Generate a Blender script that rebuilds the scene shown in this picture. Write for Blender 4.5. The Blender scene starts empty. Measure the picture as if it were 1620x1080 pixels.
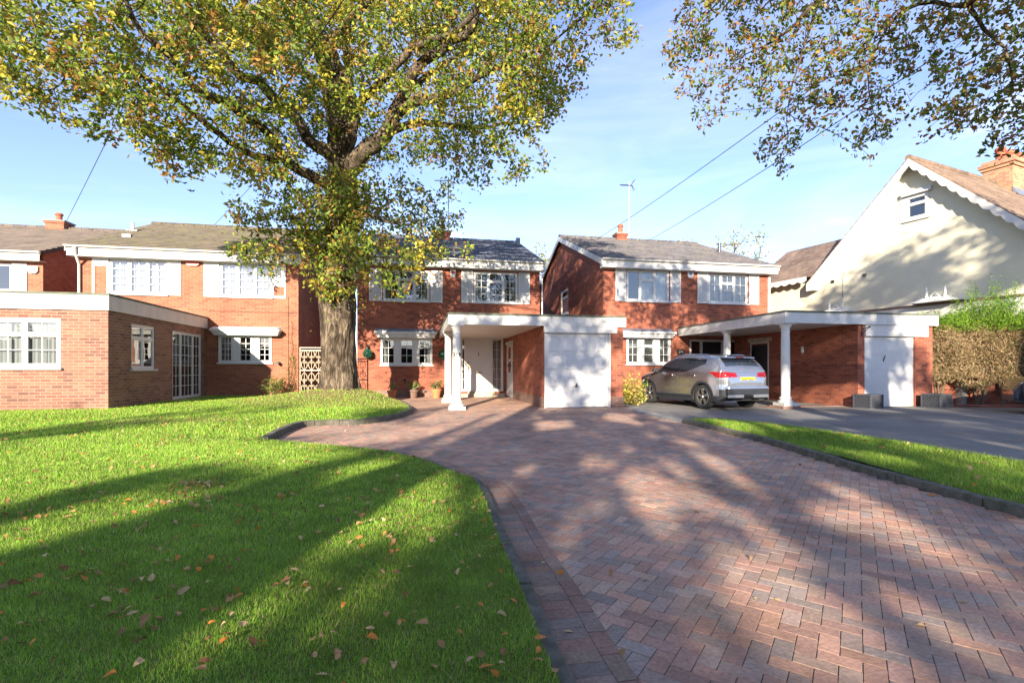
import bpy, math, random
import numpy as np
from mathutils import Vector, Matrix
from mathutils.geometry import delaunay_2d_cdt
random.seed(7); RNG = np.random.default_rng(11)
SC = bpy.context.scene; COL = SC.collection
# ---------- camera model (used to read real distances off the photograph: every point gets its own depth) ----------
H = 1.2; FP = 760.0; HZ = 583.0; CT = math.cos(math.radians(10.8)); ST = math.sin(math.radians(10.8))
def cam(px, py, zc):                       # pixel + forward distance -> world
    xc = (px-810)/FP*zc
    return Vector((xc*CT+zc*ST, -xc*ST+zc*CT, H+(HZ-py)/FP*zc))
def atY(px, py, Y):
    a = (px-810)/FP; return cam(px, py, Y/(CT-a*ST))
def atX(px, py, X):
    a = (px-810)/FP; return cam(px, py, X/(a*CT+ST))
def atZ(px, py, z=0.0): return cam(px, py, (H-z)*FP/(py-HZ))
# ---------- materials ----------
def nt(name):
    m = bpy.data.materials.new(name); m.use_nodes = True
    t = m.node_tree; t.nodes.clear()
    o = t.nodes.new('ShaderNodeOutputMaterial'); b = t.nodes.new('ShaderNodeBsdfPrincipled')
    t.links.new(b.outputs[0], o.inputs[0]); return m, t, b, o
def N(t, kind, **kw):
    n = t.nodes.new('ShaderNode'+kind)
    for k, v in kw.items():
        if k in n.inputs: n.inputs[k].default_value = v
        else: setattr(n, k, v)
    return n
def rgba(c): return (c[0], c[1], c[2], 1.0)
def noise(t, scale, detail=3, vec=None, rough=.55):
    n = N(t, 'TexNoise'); n.inputs['Scale'].default_value = scale; n.inputs['Detail'].default_value = detail
    n.inputs['Roughness'].default_value = rough
    if vec is None:
        g = N(t, 'NewGeometry'); t.links.new(g.outputs['Position'], n.inputs['Vector'])
    else: t.links.new(vec, n.inputs['Vector'])
    return n
def ramp(t, fac, stops):
    r = N(t, 'ValToRGB'); t.links.new(fac, r.inputs[0]); e = r.color_ramp.elements
    e[0].position, e[0].color = stops[0][0], rgba(stops[0][1])
    e[1].position, e[1].color = stops[-1][0], rgba(stops[-1][1])
    for p, c in stops[1:-1]:
        x = e.new(p); x.color = rgba(c)
    return r
def mixc(t, fac, a, b, mode='MIX'):
    m = N(t, 'Mix'); m.data_type = 'RGBA'; m.blend_type = mode
    if isinstance(fac, float): m.inputs[0].default_value = fac
    else: t.links.new(fac, m.inputs[0])
    for s, v in ((6, a), (7, b)):
        if isinstance(v, tuple): m.inputs[s].default_value = rgba(v)
        else: t.links.new(v, m.inputs[s])
    return m.outputs[2]
def bump(t, b, h, strength=.3, dist=.01):
    n = N(t, 'Bump'); n.inputs['Strength'].default_value = strength; n.inputs['Distance'].default_value = dist
    t.links.new(h, n.inputs['Height']); t.links.new(n.outputs[0], b.inputs['Normal'])
def plain(name, c, rough=.6, var=.12, scale=6, metal=0.0, bmp=0.0, coat=0.0, dirt=None):
    m, t, b, o = nt(name)
    n = noise(t, scale, 4)
    lo = tuple(x*(1-var) for x in c); hi = tuple(min(1, x*(1+var)) for x in c)
    r = ramp(t, n.outputs[0], [(.3, lo), (.7, hi)]); out = r.outputs[0]
    if dirt:
        g = N(t, 'NewGeometry'); mp = N(t, 'Mapping'); mp.inputs['Scale'].default_value = (2.6, 2.6, .7); t.links.new(g.outputs['Position'], mp.inputs[0])
        n2 = noise(t, 1.4, 7, mp.outputs[0], rough=.75); r2 = ramp(t, n2.outputs[0], [(.46, (0, 0, 0)), (.78, (1, 1, 1))])
        out = mixc(t, r2.outputs[0], out, dirt)
    t.links.new(out, b.inputs['Base Color'])
    b.inputs['Roughness'].default_value = rough; b.inputs['Metallic'].default_value = metal
    b.inputs['Coat Weight'].default_value = coat; b.inputs['Coat Roughness'].default_value = .04
    if bmp: bump(t, b, n.outputs[0], bmp, .02)
    return m
def walluv(t):
    g = N(t, 'NewGeometry'); sp = N(t, 'SeparateXYZ'); t.links.new(g.outputs['Position'], sp.inputs[0])
    sn = N(t, 'SeparateXYZ'); t.links.new(g.outputs['True Normal'], sn.inputs[0])
    ab = N(t, 'Math', operation='ABSOLUTE'); t.links.new(sn.outputs[0], ab.inputs[0])
    gt = N(t, 'Math', operation='GREATER_THAN'); t.links.new(ab.outputs[0], gt.inputs[0]); gt.inputs[1].default_value = .6
    mx = N(t, 'Mix'); t.links.new(gt.outputs[0], mx.inputs[0]); t.links.new(sp.outputs[0], mx.inputs[2]); t.links.new(sp.outputs[1], mx.inputs[3])
    cb = N(t, 'CombineXYZ'); t.links.new(mx.outputs[0], cb.inputs[0]); t.links.new(sp.outputs[2], cb.inputs[1])
    return cb.outputs[0], g
def brick(name, c1, c2, c3, mortar, bw=.235, rh=.079, ms=.006, stain=(.75, 1.1)):
    m, t, b, o = nt(name); v, g = walluv(t)
    br = N(t, 'TexBrick'); t.links.new(v, br.inputs['Vector'])
    br.inputs['Scale'].default_value = 1; br.inputs['Brick Width'].default_value = bw; br.inputs['Row Height'].default_value = rh
    br.inputs['Mortar Size'].default_value = ms; br.inputs['Mortar Smooth'].default_value = .2
    br.inputs['Color1'].default_value = rgba(c1); br.inputs['Color2'].default_value = rgba(c2); br.inputs['Mortar'].default_value = rgba(mortar)
    # second brick texture with other seed picks odd bricks
    br2 = N(t, 'TexBrick'); mp = N(t, 'Mapping'); mp.inputs['Location'].default_value = (bw*34, rh*58, 0)
    t.links.new(v, mp.inputs[0]); t.links.new(mp.outputs[0], br2.inputs['Vector'])
    br2.inputs['Scale'].default_value = 1; br2.inputs['Brick Width'].default_value = bw; br2.inputs['Row Height'].default_value = rh
    br2.inputs['Mortar Size'].default_value = ms; br2.inputs['Color1'].default_value = (0, 0, 0, 1); br2.inputs['Color2'].default_value = (1, 1, 1, 1); br2.inputs['Mortar'].default_value = (0, 0, 0, 1)
    r2 = ramp(t, br2.outputs[0], [(.55, (0, 0, 0)), (.95, (1, 1, 1))])
    c = mixc(t, r2.outputs[0], br.outputs[0], c3)
    n = noise(t, .9, 5); rr = ramp(t, n.outputs[0], [(.3, (stain[0],)*3), (.7, (stain[1],)*3)])
    c = mixc(t, 1.0, c, rr.outputs[0], 'MULTIPLY')
    n2 = noise(t, 60, 2); rr2 = ramp(t, n2.outputs[0], [(.3, (.85,)*3), (.7, (1.12,)*3)])
    c = mixc(t, 1.0, c, rr2.outputs[0], 'MULTIPLY')
    t.links.new(c, b.inputs['Base Color']); b.inputs['Roughness'].default_value = .85
    iv = N(t, 'Math', operation='SUBTRACT'); iv.inputs[0].default_value = 1; t.links.new(br.outputs['Fac'], iv.inputs[1])
    bump(t, b, iv.outputs[0], .5, .006); return m
def tiles(name, c1, c2, gap, z0, rh, tw=.31, moss=None, axis=0):
    m, t, b, o = nt(name); g = N(t, 'TexCoord'); sp = N(t, 'SeparateXYZ'); t.links.new(g.outputs['Object'], sp.inputs[0])
    sb = N(t, 'Math', operation='SUBTRACT'); t.links.new(sp.outputs[2], sb.inputs[0]); sb.inputs[1].default_value = z0-rh*200
    cb = N(t, 'CombineXYZ'); t.links.new(sp.outputs[axis], cb.inputs[0]); t.links.new(sb.outputs[0], cb.inputs[1])
    br = N(t, 'TexBrick'); t.links.new(cb.outputs[0], br.inputs['Vector']); br.inputs['Scale'].default_value = 1
    br.inputs['Brick Width'].default_value = tw; br.inputs['Row Height'].default_value = rh; br.inputs['Mortar Size'].default_value = .006
    br.inputs['Color1'].default_value = rgba(c1); br.inputs['Color2'].default_value = rgba(c2); br.inputs['Mortar'].default_value = rgba(gap)
    n = noise(t, 1.3, 6, rough=.7); rr = ramp(t, n.outputs[0], [(.35, (.7,)*3), (.68, (1.3,)*3)])
    c = mixc(t, 1.0, br.outputs[0], rr.outputs[0], 'MULTIPLY')
    if moss:
        n2 = noise(t, 5, 6, rough=.75); r3 = ramp(t, n2.outputs[0], [(.5, (0, 0, 0)), (.6, (1, 1, 1))])
        c = mixc(t, r3.outputs[0], c, moss)
    t.links.new(c, b.inputs['Base Color']); b.inputs['Roughness'].default_value = .7
    n3 = noise(t, 25, 3); bump(t, b, n3.outputs[0], .4, .02); return m
def attr_mat(name, rough=.6, transl=0.0, var=.0, scale=40, bmp=0.0, spec=.5):
    m, t, b, o = nt(name); a = N(t, 'Attribute'); a.attribute_name = 'Col'; c = a.outputs['Color']
    if var:
        n = noise(t, scale, 4); rr = ramp(t, n.outputs[0], [(.3, (1-var,)*3), (.7, (1+var,)*3)])
        c = mixc(t, 1.0, c, rr.outputs[0], 'MULTIPLY')
        if bmp: bump(t, b, n.outputs[0], bmp, .004)
    t.links.new(c, b.inputs['Base Color']); b.inputs['Roughness'].default_value = rough
    b.inputs['Specular IOR Level'].default_value = spec
    if transl:
        tr = N(t, 'BsdfTranslucent'); t.links.new(c, tr.inputs[0])
        mx = N(t, 'MixShader'); mx.inputs[0].default_value = transl
        t.links.new(b.outputs[0], mx.inputs[1]); t.links.new(tr.outputs[0], mx.inputs[2]); t.links.new(mx.outputs[0], o.inputs[0])
    return m
def glass(name, tint=(.85, .9, .9), boost=.12):
    m, t, b, o = nt(name); t.nodes.remove(b)
    tr = N(t, 'BsdfTransparent'); tr.inputs[0].default_value = rgba(tint)
    gl = N(t, 'BsdfGlossy'); gl.inputs['Roughness'].default_value = .01; gl.inputs[0].default_value = (1, 1, 1, 1)
    fr = N(t, 'Fresnel'); fr.inputs[0].default_value = 1.5
    ad = N(t, 'Math', operation='ADD'); ad.use_clamp = True; t.links.new(fr.outputs[0], ad.inputs[0]); ad.inputs[1].default_value = boost
    n = noise(t, 1.2, 2); bp = N(t, 'Bump'); bp.inputs['Strength'].default_value = .15; bp.inputs['Distance'].default_value = .02
    t.links.new(n.outputs[0], bp.inputs['Height']); t.links.new(bp.outputs[0], gl.inputs['Normal'])
    mx = N(t, 'MixShader'); t.links.new(ad.outputs[0], mx.inputs[0]); t.links.new(tr.outputs[0], mx.inputs[1]); t.links.new(gl.outputs[0], mx.inputs[2])
    t.links.new(mx.outputs[0], o.inputs[0]); return m
M = {}
M['brick_red'] = brick('red_brick', (.29, .075, .04), (.36, .105, .055), (.19, .05, .03), (.27, .165, .12), ms=.005)
M['brick_orange'] = brick('orange_brick', (.34, .10, .05), (.39, .13, .068), (.26, .075, .04), (.31, .20, .15), ms=.006)
M['brick_mixed'] = brick('mixed_brick', (.25, .10, .065), (.31, .145, .09), (.17, .07, .05), (.30, .225, .18), ms=.008)
M['brick_plinth'] = brick('plinth_brick', (.20, .11, .08), (.24, .13, .1), (.15, .09, .07), (.3, .24, .2))
M['brick_old'] = brick('old_brick', (.42, .19, .095), (.48, .25, .13), (.33, .13, .08), (.42, .34, .27))
M['white'] = plain('white_paint', (.60, .595, .58), .45, .04, 3, dirt=(.46, .45, .41))
M['upvc'] = plain('white_plastic', (.57, .57, .57), .3, .03, 3)
M['shutter'] = plain('shutter_paint', (.52, .53, .55), .5, .04, 3)
M['cream'] = plain('cream_render', (.64, .60, .46), .9, .05, 2, bmp=.2, dirt=(.60, .58, .49))
M['lead'] = plain('lead_sheet', (.15, .17, .21), .5, .2, 5)
M['felt'] = plain('roof_felt', (.11, .12, .10), .9, .3, 4, bmp=.3, dirt=(.16, .18, .09))
M['black'] = plain('black_paint', (.012, .014, .018), .35, .2, 5)
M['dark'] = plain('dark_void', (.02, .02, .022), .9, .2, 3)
M['metal'] = plain('dull_metal', (.12, .125, .135), .35, .2, 20, metal=.8)
M['chrome'] = plain('chrome', (.7, .7, .7), .15, .05, 20, metal=1)
M['brass'] = plain('aged_brass', (.28, .17, .05), .35, .2, 20, metal=.9)
M['terracotta'] = plain('terracotta', (.55, .19, .08), .8, .2, 9)
M['clay'] = plain('clay_pot', (.42, .11, .055), .8, .2, 9)
M['concrete'] = plain('concrete', (.27, .265, .25), .9, .25, 8, bmp=.4, dirt=(.16, .16, .12))
M['kerbstone'] = plain('kerbstone', (.115, .105, .085), .92, .4, 14, bmp=.8, dirt=(.055, .07, .03))
M['curtain'] = plain('net_curtain', (.30, .30, .31), .9, .05, 3)
M['stone'] = plain('stone_step', (.42, .36, .28), .85, .3, 9, bmp=.3)
M['glass'] = glass('window_glass'); M['glass_dark'] = glass('tinted_glass', (.25, .27, .3), .1)
M['cable'] = plain('cable_rubber', (.03, .03, .035), .6, .1, 5)
M['red'] = plain('red_plastic', (.5, .03, .02), .4, .1, 5)
M['blue'] = plain('blue_plastic', (.06, .10, .35), .4, .1, 5)
M['foliage'] = attr_mat('leaf', .55, .38, spec=.3)
M['grass'] = attr_mat('grass_blade', .6, .35, spec=.15)
M['litter'] = attr_mat('dry_leaf', .8, .15, spec=.1)
M['paver'] = attr_mat('block_paver', .8, 0, .22, 55, .5, spec=.25)
_m = M['paver']; _t = _m.node_tree; _b = [n for n in _t.nodes if n.type == 'BSDF_PRINCIPLED'][0]; _s = _b.inputs['Base Color'].links[0].from_socket      # dust, tyre grime and moss blooms
_n = noise(_t, .8, 7, rough=.7); _r = ramp(_t, _n.outputs[0], [(.33, (.62, .62, .60)), (.5, (1, 1, 1)), (.68, (1.28, 1.22, 1.12))]); _c = mixc(_t, 1.0, _s, _r.outputs[0], 'MULTIPLY')
_n = noise(_t, 4.5, 7, rough=.75); _r = ramp(_t, _n.outputs[0], [(.60, (0, 0, 0)), (.75, (.45,)*3)]); _c = mixc(_t, _r.outputs[0], _c, (.13, .125, .075)); _t.links.new(_c, _b.inputs['Base Color'])
M['gatepaint'] = plain('cream_metal_paint', (.60, .52, .38), .6, .15, 9)
# ---------- mesh building ----------
class MB:
    def __init__(s): s.v = []; s.f = []; s.sm = []
    def add(s, vs, fs, smooth=False):
        n = len(s.v); s.v += [tuple(v) for v in vs]; s.f += [tuple(i+n for i in f) for f in fs]; s.sm += [smooth]*len(fs); return s
    def box(s, x0, x1, y0, y1, z0, z1):
        v = [(x, y, z) for x in (x0, x1) for y in (y0, y1) for z in (z0, z1)]
        return s.add(v, [(0, 1, 3, 2), (4, 6, 7, 5), (0, 4, 5, 1), (2, 3, 7, 6), (0, 2, 6, 4), (1, 5, 7, 3)])
    def hexa(s, b, t):                     # two quads
        return s.add(list(b)+list(t), [(3, 2, 1, 0), (4, 5, 6, 7), (0, 1, 5, 4), (1, 2, 6, 5), (2, 3, 7, 6), (3, 0, 4, 7)])
    def prism(s, poly, axis, a0, a1):      # poly in the two other axes, extruded along axis
        def P(p, a):
            q = list(p); q.insert(axis, a); return q
        n = len(poly); v = [P(p, a0) for p in poly]+[P(p, a1) for p in poly]
        return s.add(v, [tuple(range(n))[::-1], tuple(range(n, 2*n))]+[(i, (i+1) % n, n+(i+1) % n, n+i) for i in range(n)])
    def bar(s, a, b, w, h, up=(0, 0, 1)):  # rectangular bar a->b
        a = Vector(a); b = Vector(b); d = (b-a).normalized(); u = Vector(up)
        r = d.cross(u).normalized()*w/2; u = r.cross(d).normalized()*h/2
        return s.hexa([a-r-u, a+r-u, a+r+u, a-r+u], [b-r-u, b+r-u, b+r+u, b-r+u])
    def tube(s, pts, rad, n=8, caps=True):
        pts = [Vector(p) for p in pts]; R = rad if hasattr(rad, '__len__') else [rad]*len(pts); vs = []; up = Vector((0, 0, 1)); prev = None
        for i, p in enumerate(pts):
            d = (pts[min(i+1, len(pts)-1)]-pts[max(i-1, 0)]).normalized()
            r = (prev-d*prev.dot(d)) if prev else d.cross(up if abs(d.z) < .95 else Vector((1, 0, 0)))
            r.normalize(); prev = r; q = d.cross(r)
            vs += [p+(r*math.cos(2*math.pi*k/n)+q*math.sin(2*math.pi*k/n))*R[i] for k in range(n)]
        m = len(pts); fs = [(i*n+k, i*n+(k+1) % n, (i+1)*n+(k+1) % n, (i+1)*n+k) for i in range(m-1) for k in range(n)]
        if caps: fs += [tuple(range(n))[::-1], tuple(range((m-1)*n, m*n))]
        return s.add(vs, fs, True)
    def lathe(s, cx, cy, prof, n=24):      # prof: (r, z)
        vs = [(cx+r*math.cos(2*math.pi*k/n), cy+r*math.sin(2*math.pi*k/n), z) for r, z in prof for k in range(n)]; m = len(prof)
        return s.add(vs, [(i*n+k, i*n+(k+1) % n, (i+1)*n+(k+1) % n, (i+1)*n+k) for i in range(m-1) for k in range(n)]+[tuple(range(n))[::-1], tuple(range((m-1)*n, m*n))], True)
    def ico(s, c, r, n=10, sq=1.0):
        c = Vector(c); prof = [(math.sin(math.pi*i/n)*r+1e-4, c.z-math.cos(math.pi*i/n)*r*sq) for i in range(n+1)]
        return s.lathe(c.x, c.y, prof, n*2)
INV = {}
def link(name, me, mat, parent=None, smooth=False):
    o = bpy.data.objects.new(name, me); COL.objects.link(o)
    for mm in (mat if isinstance(mat, (list, tuple)) else [mat]): me.materials.append(mm)
    if parent is not None: o.parent = parent
    return o
def part(name, mb, mat, parent=None, local=False, label=None, bevel=0, autosmooth=True):
    me = bpy.data.meshes.new(name); vs = mb.v
    if parent is not None and not local:
        inv = INV[parent.name]; vs = [inv @ Vector(v) for v in vs]
    me.from_pydata([tuple(v) for v in vs], [], mb.f); me.update()
    if any(mb.sm):
        me.polygons.foreach_set('use_smooth', mb.sm)
        me.set_sharp_from_angle(angle=math.radians(38))
    o = link(name, me, mat, parent)
    if parent is not None: INV[o.name] = INV[parent.name]
    else: INV[o.name] = Matrix.Identity(4)
    if label: o['label'] = label
    if bevel:
        b = o.modifiers.new('bevel', 'BEVEL'); b.width = bevel; b.segments = 2; b.limit_method = 'ANGLE'
    return o
def thing(name, label, cat, loc=(0, 0, 0), rz=0, group=None):
    o = bpy.data.objects.new(name, None); COL.objects.link(o); o.location = loc; o.rotation_euler = (0, 0, rz); o.empty_display_size = .2
    INV[o.name] = (Matrix.Translation(loc) @ Matrix.Rotation(rz, 4, 'Z')).inverted()
    return tag(o, label, cat, group)
def tag(o, label=None, cat=None, group=None, kind=None):
    for k, v in (('label', label), ('category', cat), ('group', group), ('kind', kind)):
        if v: o[k] = v
    return o
def copy_tree(root, loc=None, rz=None, label=None):
    c = root.copy(); COL.objects.link(c)
    for ch in root.children:
        d = copy_tree(ch); d.parent = c
    if loc is not None: c.location = loc
    if rz is not None: c.rotation_euler = (0, 0, rz)
    if label: c['label'] = label
    return c
def np_mesh(name, V, F, mat, parent=None, cols=None, smooth=False):     # V (n,3), F (m,k) ; cols (m,3) per face
    me = bpy.data.meshes.new(name); V = np.asarray(V, dtype=np.float32); F = np.asarray(F, dtype=np.int32); m, k = F.shape
    me.vertices.add(len(V)); me.vertices.foreach_set('co', V.ravel())
    me.loops.add(m*k); me.loops.foreach_set('vertex_index', F.ravel())
    me.polygons.add(m); me.polygons.foreach_set('loop_start', np.arange(0, m*k, k, dtype=np.int32))
    me.polygons.foreach_set('use_smooth', np.full(m, bool(smooth)))
    me.update(calc_edges=True)
    if cols is not None:
        a = me.color_attributes.new('Col', 'FLOAT_COLOR', 'CORNER')
        c = np.ones((m, k, 4), dtype=np.float32); c[:, :, :3] = np.asarray(cols, dtype=np.float32)[:, None, :]
        a.data.foreach_set('color', c.ravel())
    return link(name, me, mat, parent)
def curve_pts(P, step=.1):                 # Catmull-Rom through P (2D or 3D)
    P = [Vector(p) for p in P]; out = []
    for i in range(len(P)-1):
        a, b, c, d = P[max(i-1, 0)], P[i], P[i+1], P[min(i+2, len(P)-1)]; n = max(2, int((c-b).length/step))
        for k in range(n):
            t = k/n; out.append(.5*((2*b)+(c-a)*t+(2*a-5*b+4*c-d)*t*t+(3*b-a-3*c+d)*t**3))
    return out+[P[-1]]
def inpoly(x, y, poly):
    P = np.asarray(poly); x = np.asarray(x); y = np.asarray(y); r = np.zeros(x.shape, bool); j = len(P)-1
    for i in range(len(P)):
        xi, yi = P[i]; xj, yj = P[j]
        if yi != yj: r ^= ((yi > y) != (yj > y)) & (x < (xj-xi)*(y-yi)/(yj-yi)+xi)
        j = i
    return r
def text_mesh(txt, size, depth=.004, off=0):
    cu = bpy.data.curves.new('t', 'FONT'); cu.body = txt; cu.size = size; cu.extrude = depth; cu.offset = off; cu.align_x = 'CENTER'; cu.align_y = 'CENTER'
    o = bpy.data.objects.new('t', cu); COL.objects.link(o); bpy.context.view_layer.update()
    me = bpy.data.meshes.new_from_object(o.evaluated_get(bpy.context.evaluated_depsgraph_get()))
    mb = MB(); mb.add([v.co.copy() for v in me.vertices], [tuple(p.vertices) for p in me.polygons])
    bpy.data.objects.remove(o); return mb
# ---------- world, sun, camera ----------
w = bpy.data.worlds.new('World'); SC.world = w; w.use_nodes = True; t = w.node_tree; t.nodes.clear()
sky = t.nodes.new('ShaderNodeTexSky'); sky.sky_type = 'NISHITA'; sky.sun_disc = False
SUN_D = Vector((.379, 1, -.335)).normalized()        # travel direction of the light
sky.sun_elevation = math.asin(-SUN_D.z); sky.sun_rotation = math.atan2(-SUN_D.x, -SUN_D.y)
sky.air_density = 1.0; sky.dust_density = .15; sky.ozone_density = 2.2
bg = t.nodes.new('ShaderNodeBackground'); bg.inputs[1].default_value = .128
out = t.nodes.new('ShaderNodeOutputWorld')
tc = t.nodes.new('ShaderNodeTexCoord'); mp = t.nodes.new('ShaderNodeMapping'); mp.inputs['Scale'].default_value = (1.0, 1.6, 5.0); mp.inputs['Rotation'].default_value = (0, .25, .4)
t.links.new(tc.outputs['Generated'], mp.inputs[0])
nz = t.nodes.new('ShaderNodeTexNoise'); nz.inputs['Scale'].default_value = 2.1; nz.inputs['Detail'].default_value = 7; nz.inputs['Roughness'].default_value = .6; nz.inputs['Distortion'].default_value = .5
t.links.new(mp.outputs[0], nz.inputs['Vector'])
cr = ramp(t, nz.outputs[0], [(.42, (.04,)*3), (.60, (.16,)*3), (.78, (.60,)*3)])
mx = N(t, 'Mix'); mx.data_type = 'RGBA'; t.links.new(cr.outputs[0], mx.inputs[0]); hs = N(t, 'Mix'); hs.data_type = 'RGBA'; hs.blend_type = 'MULTIPLY'; hs.inputs[0].default_value = 1; t.links.new(sky.outputs[0], hs.inputs[6]); hs.inputs[7].default_value = (.84, .79, .93, 1); t.links.new(hs.outputs[2], mx.inputs[6]); mx.inputs[7].default_value = (4.6, 4.7, 5.6, 1)
t.links.new(mx.outputs[2], bg.inputs[0]); t.links.new(bg.outputs[0], out.inputs[0])
L = bpy.data.lights.new('sun', 'SUN'); L.energy = 5.0; L.angle = math.radians(.55); L.color = (1, .87, .68)
so = bpy.data.objects.new('sun', L); COL.objects.link(so); so.rotation_euler = SUN_D.to_track_quat('-Z', 'Y').to_euler(); so.location = (-10, -20, 15)
cd = bpy.data.cameras.new('camera'); co = bpy.data.objects.new('camera', cd); COL.objects.link(co); SC.camera = co
cd.sensor_width = 36; cd.lens = FP/1620*36; cd.shift_y = (HZ-540)/1620; cd.clip_end = 3000; cd.clip_start = .05
co.location = (0, 0, H); co.rotation_euler = (math.radians(90), 0, math.radians(-10.8))
SC.view_settings.view_transform = 'Standard'; SC.view_settings.look = 'None'; SC.view_settings.gamma = 1; SC.view_settings.exposure = 1.55
SC.cycles.max_bounces = 6; SC.cycles.transparent_max_bounces = 8; SC.cycles.use_denoising = True
# ---------- ground, drive, kerbs, lawn ----------
OAK = Vector((-2.52, 15.75)); 
def asph(name, c, var):
    m, t, b, o = nt(name); n = noise(t, 220, 3); r = ramp(t, n.outputs[0], [(.35, tuple(x*(1-var) for x in c)), (.7, tuple(x*(1+var) for x in c))])
    n2 = noise(t, .55, 6, rough=.65); r2 = ramp(t, n2.outputs[0], [(.35, (.8,)*3), (.7, (1.35,)*3)])
    c2 = mixc(t, 1.0, r.outputs[0], r2.outputs[0], 'MULTIPLY'); t.links.new(c2, b.inputs['Base Color']); b.inputs['Roughness'].default_value = .85
    bump(t, b, n.outputs[0], .5, .004); return m
M['asphalt'] = asph('asphalt', (.168, .160, .150), .35)
M['soil'] = asph('soil', (.055, .07, .035), .4)
m, t, b, o = nt('lawn_ground')
n = noise(t, 1.1, 6, rough=.7); r = ramp(t, n.outputs[0], [(.35, (.10, .13, .03)), (.68, (.17, .23, .045))])
n2 = noise(t, 90, 3); r2 = ramp(t, n2.outputs[0], [(.3, (.6,)*3), (.7, (1.45,)*3)])
c = mixc(t, 1.0, r.outputs[0], r2.outputs[0], 'MULTIPLY')
g = N(t, 'NewGeometry'); sp = N(t, 'SeparateXYZ'); t.links.new(g.outputs[0], sp.inputs[0])      # worn ground under the oak
ds = N(t, 'VectorMath', operation='DISTANCE'); t.links.new(g.outputs[0], ds.inputs[0]); ds.inputs[1].default_value = (OAK.x, OAK.y-.2, .5)
n4 = noise(t, 2.2, 5); ad = N(t, 'Math', operation='MULTIPLY_ADD'); t.links.new(n4.outputs[0], ad.inputs[0]); ad.inputs[1].default_value = 2.2; t.links.new(ds.outputs['Value'], ad.inputs[2])
r4 = ramp(t, ad.outputs[0], [(0.0, (1, 1, 1)), (1, (0, 0, 0))]); mr = N(t, 'MapRange'); t.links.new(ad.outputs[0], mr.inputs[0]); mr.inputs[1].default_value = 2.2; mr.inputs[2].default_value = 3.4; mr.inputs[3].default_value = 1; mr.inputs[4].default_value = 0
c = mixc(t, mr.outputs[0], c, (.24, .19, .09)); t.links.new(c, b.inputs['Base Color']); b.inputs['Roughness'].default_value = .95; b.inputs['Specular IOR Level'].default_value = .1
bump(t, b, n2.outputs[0], .8, .02); M['lawn'] = m
tag(part('ground', MB().add([(-500, -500, -.03), (500, -500, -.03), (500, 900, -.03), (-500, 900, -.03)], [(0, 1, 2, 3)]), M['soil']), kind='structure')
tag(part('driveway_base', MB().add([(-6, -3, -.0035), (8, -3, -.0035), (8, 21, -.0035), (-6, 21, -.0035)], [(0, 1, 2, 3)]), plain('joint_sand', (.075, .07, .045), .95, .4, 20)), kind='structure')
def off(P, d):                              # offset to the right of travel by d
    out = []
    for i, p in enumerate(P):
        a = P[max(i-1, 0)]; b = P[min(i+1, len(P)-1)]; v = (b-a).normalized(); out.append(p+Vector((v.y, -v.x))*d)
    return out
K = [(.2, -4), (.5, -1.5), (.57, .4)]+[tuple(atZ(px, py)[:2]) for px, py in [(903.6, 1080), (881, 1031), (852.6, 962), (832, 917), (816, 884.5), (795.6, 839.7), (779, 797), (760, 767)]]
K += [tuple(atZ(px, py, .1)[:2]) for px, py in [(727, 740.5), (681.5, 723.5), (640.7, 713), (600, 706.5), (540, 700.5), (485, 696)]]
apex = tuple(atZ(424, 691.5, .1)[:2])
K2 = [apex]+[tuple(atZ(px, py, .1)[:2]) for px, py in [(447, 679), (474, 668.6), (498, 665.8), (530, 664.5), (566.6, 663.9), (603.6, 660), (631, 654.6), (650, 648.5), (653, 643), (640, 635.5), (622, 630)]]+[(-1.6, 20.75)]
K = [Vector((x, y)) for x, y in K]+[Vector(apex)]; KC = curve_pts(K, .08); K2C = curve_pts([Vector(p) for p in K2], .08)
LAWN = [tuple(p) for p in off(KC, -.075)[:-1]]+[tuple(p) for p in off(K2C, -.11)[1:]]+[(-1.6, 21.5), (-9, 21.5), (-9, 20), (-9, 16), (-9, 14.2), (-32, 14.2), (-32, -4)]
KB = np.array([tuple(p) for p in KC+K2C])
def dist_edge(x, y):
    x = np.atleast_1d(x); y = np.atleast_1d(y); d = np.full(x.shape, 99.)
    for i in range(0, len(KB), 2): d = np.minimum(d, np.hypot(x-KB[i, 0], y-KB[i, 1]))
    return d
def hz(x, y):
    x = np.atleast_1d(np.asarray(x, float)); y = np.atleast_1d(np.asarray(y, float)); d = dist_edge(x, y); s = np.clip(d/1.6, 0, 1); s = s*s*(3-2*s)
    r2 = (x-OAK.x)**2/4.4+(y-OAK.y+.1)**2/3.0
    z = .068+.11*s+.42*np.exp(-r2)*np.clip(d/.9, 0, 1)
    return z+.012*np.sin(x*1.3+1+y*.7)*np.cos(y*.9-x*.6)*s
def poly_mesh(name, outline, step, mat, zf, kind='structure', parent=None):
    O = [tuple(p) for p in outline]; A = np.array(O); xs = np.arange(A[:, 0].min(), A[:, 0].max(), step); ys = np.arange(A[:, 1].min(), A[:, 1].max(), step)
    X, Y = np.meshgrid(xs, ys); X = X.ravel()+.0013; Y = Y.ravel()+.0007; k = inpoly(X, Y, O); X = X[k]; Y = Y[k]
    n = len(O); vs = [Vector(p) for p in O]+[Vector((a, b)) for a, b in zip(X, Y)]
    r = delaunay_2d_cdt(vs, [(i, (i+1) % n) for i in range(n)], [list(range(n))], 1, 1e-5)
    V = np.array([tuple(v) for v in r[0]]); Z = zf(V[:, 0], V[:, 1])
    mb = MB(); mb.add([(a, b, c) for (a, b), c in zip(V, Z)], r[2], True)
    return tag(part(name, mb, mat, parent), kind=kind)
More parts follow.
